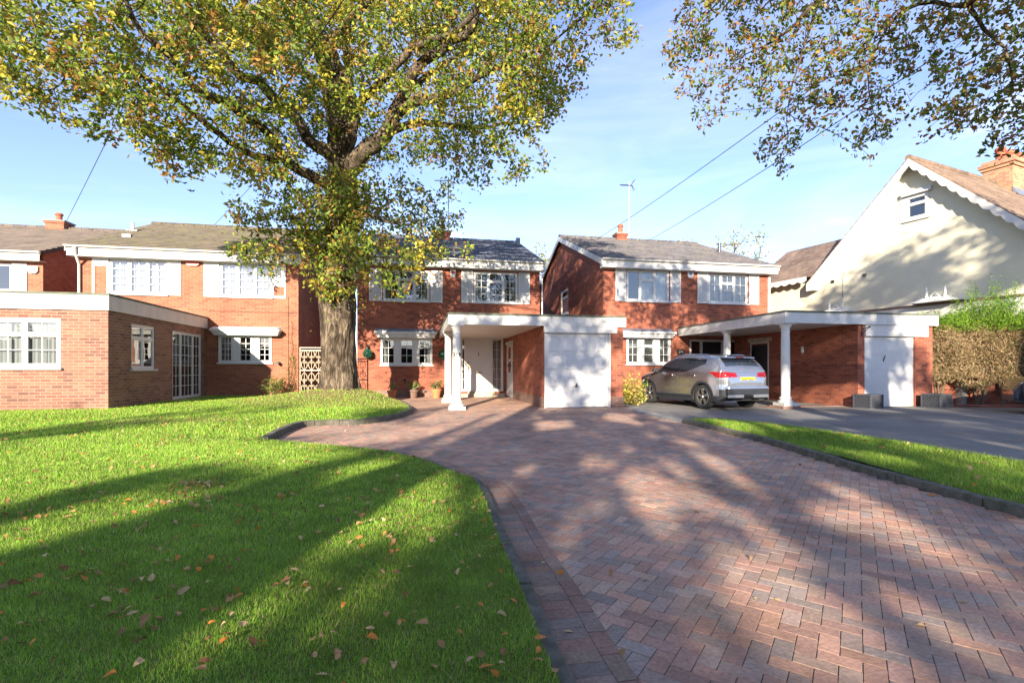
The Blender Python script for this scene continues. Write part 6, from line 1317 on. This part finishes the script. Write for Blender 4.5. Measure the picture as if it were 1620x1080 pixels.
far_tree(862, 440, 42, 2.6, 3.2, 'pale green tree showing in the gap between two brick houses', 170, Y1, [3, 3, 2, 1, 2])
far_tree(1158, 425, 40, 3.0, 3.4, 'half bare pale tree above the dark tiled roof by its vent pipe', 150, Y1, [3, 2, 2, 2, 2])
far_tree(1080, 410, 46, 2.2, 2.0, 'small orange-yellow treetop just above the middle of the dark ridge', 90, [(.5, .36, .10), (.4, .3, .1), (.5, .42, .14), (.42, .24, .1), (.4, .34, .1)], [3, 2, 2, 2, 2])
# (ground x, ground y, half width, half length of the shade, amount, height above ground of the foliage)
shade_tree((-9.5, -17, 0), [(-2.6, 2.2, 2.4, 1.5, 480, 6.5), (-4.6, 4.2, 1.6, .7, 170, 6.5), (-1.9, 4.6, 1.4, .45, 110, 6.2), (-1.0, 1.0, 2.2, 1.7, 420, 6.8), (-9, 9.6, 3, .5, 110, 6.8), (-4, 10.8, 3.5, .45, 100, 6.8), (1.1, 3.2, .6, 1.3, 100, 6), (-.3, 3.2, .6, .9, 70, 6), (-12, 5.5, 3, 2.5, 300, 7), (-6.0, 6.2, 1.5, .3, 50, 6.5)], 'large oak across the road shading the near lawn', [9], 1)
shade_tree((-4, -19, 0), [(2.7, 8.8, 1.7, 2.0, 380, 7), (4.7, 6.0, 1.2, 1.6, 260, 6.6), (4.2, 11.8, 1.7, 1.3, 210, 7), (4.6, 3.0, .9, 1.2, 170, 6.8), (3.2, 2.6, .6, .5, 60, 6.8), (7.5, 8.5, 2.2, 3.0, 420, 7), (10.8, 8, 2.4, 3.0, 420, 7), (1.7, 5.4, .5, 1.3, 90, 6.2), (2.0, 2.4, .35, .5, 40, 6.6), (1.2, 1.9, .5, .6, 60, 6.4), (13.5, 8.5, 2, 3, 260, 7), (2.7, 4.6, .45, .5, 40, 6.5)], 'tall oak across the road shading the block paving', [10], 2)
FT = lambda x, y, z, rx, rz_, n, h: (x+1.131*z, y+2.985*z, rx, rz_*2.98, n, h)
shade_tree((-4.5, -6.5, 0), [FT(2.4, 20.7, 4.4, 2.4, .9, 260, 9.0), FT(0, 20.7, 2.2, 2.3, .9, 150, 9.0), FT(4.7, 14, 1.7, .9, .8, 240, 9.0), FT(7.6, 21, 5, 1.4, 2.0, 230, 10.5), FT(2.3, 14, 2.6, 1.4, .25, 60, 9)], 'slim oak beside the road shading the middle house', [11], 3, .8)
shade_tree((3.5, -7.5, 0), [FT(9.4, 18.5, 4.6, 2.0, .6, 130, 10.5), FT(12.8, 18.5, 4.2, 2.0, .7, 130, 10.5), FT(11.5, 17, 1.0, 2.5, 1.0, 260, 9), FT(13.2, 15, 1.8, 1, 1.3, 170, 9.6), FT(14.7, 12.5, 1.9, 1.3, .9, 120, 9.6), FT(13, 12.5, 2.7, 2.6, .2, 60, 10)], 'oak beside the road shading the carport', [11], 4, .8)
shade_tree((9.5, -12, 0), [FT(18.2, 15.5, 4.2, 1.6, .7, 90, 10.5), FT(18.4, 17.5, 3.9, 1.4, .5, 60, 10), FT(19.5, 12, 4.0, 1.6, .6, 90, 10.5), FT(18.8, 14, 5.3, 1.0, .35, 40, 11), FT(17.5, 12.3, 1.6, 1.6, .6, 90, 9)], 'oak by the road shading the cream gable wall', [11], 5, .9)

T = thing('roadside_hedge', 'tall dark hedge along the far side of the road', 'hedge', (0, -34, 0)); mb = MB(); mb.box(-60, 60, -36.5, -35, 0, 4.4); part('core', mb, M['dark'], T)
n = 26000; u = RNG.uniform(-60, 60, n); z = RNG.uniform(0, 1, n)**.8*(5.0+1.2*np.sin(u*.7)+.8*np.sin(u*1.9+2)); leafmesh('foliage', np.stack([u, -34.6+RNG.uniform(-.8, .5, n)+.4*np.sin(u*2+z), z], 1), .34, pal(n, [(.07, .14, .03), (.12, .2, .04), (.05, .09, .02), (.3, .26, .06)], [4, 3, 3, 1]), T)
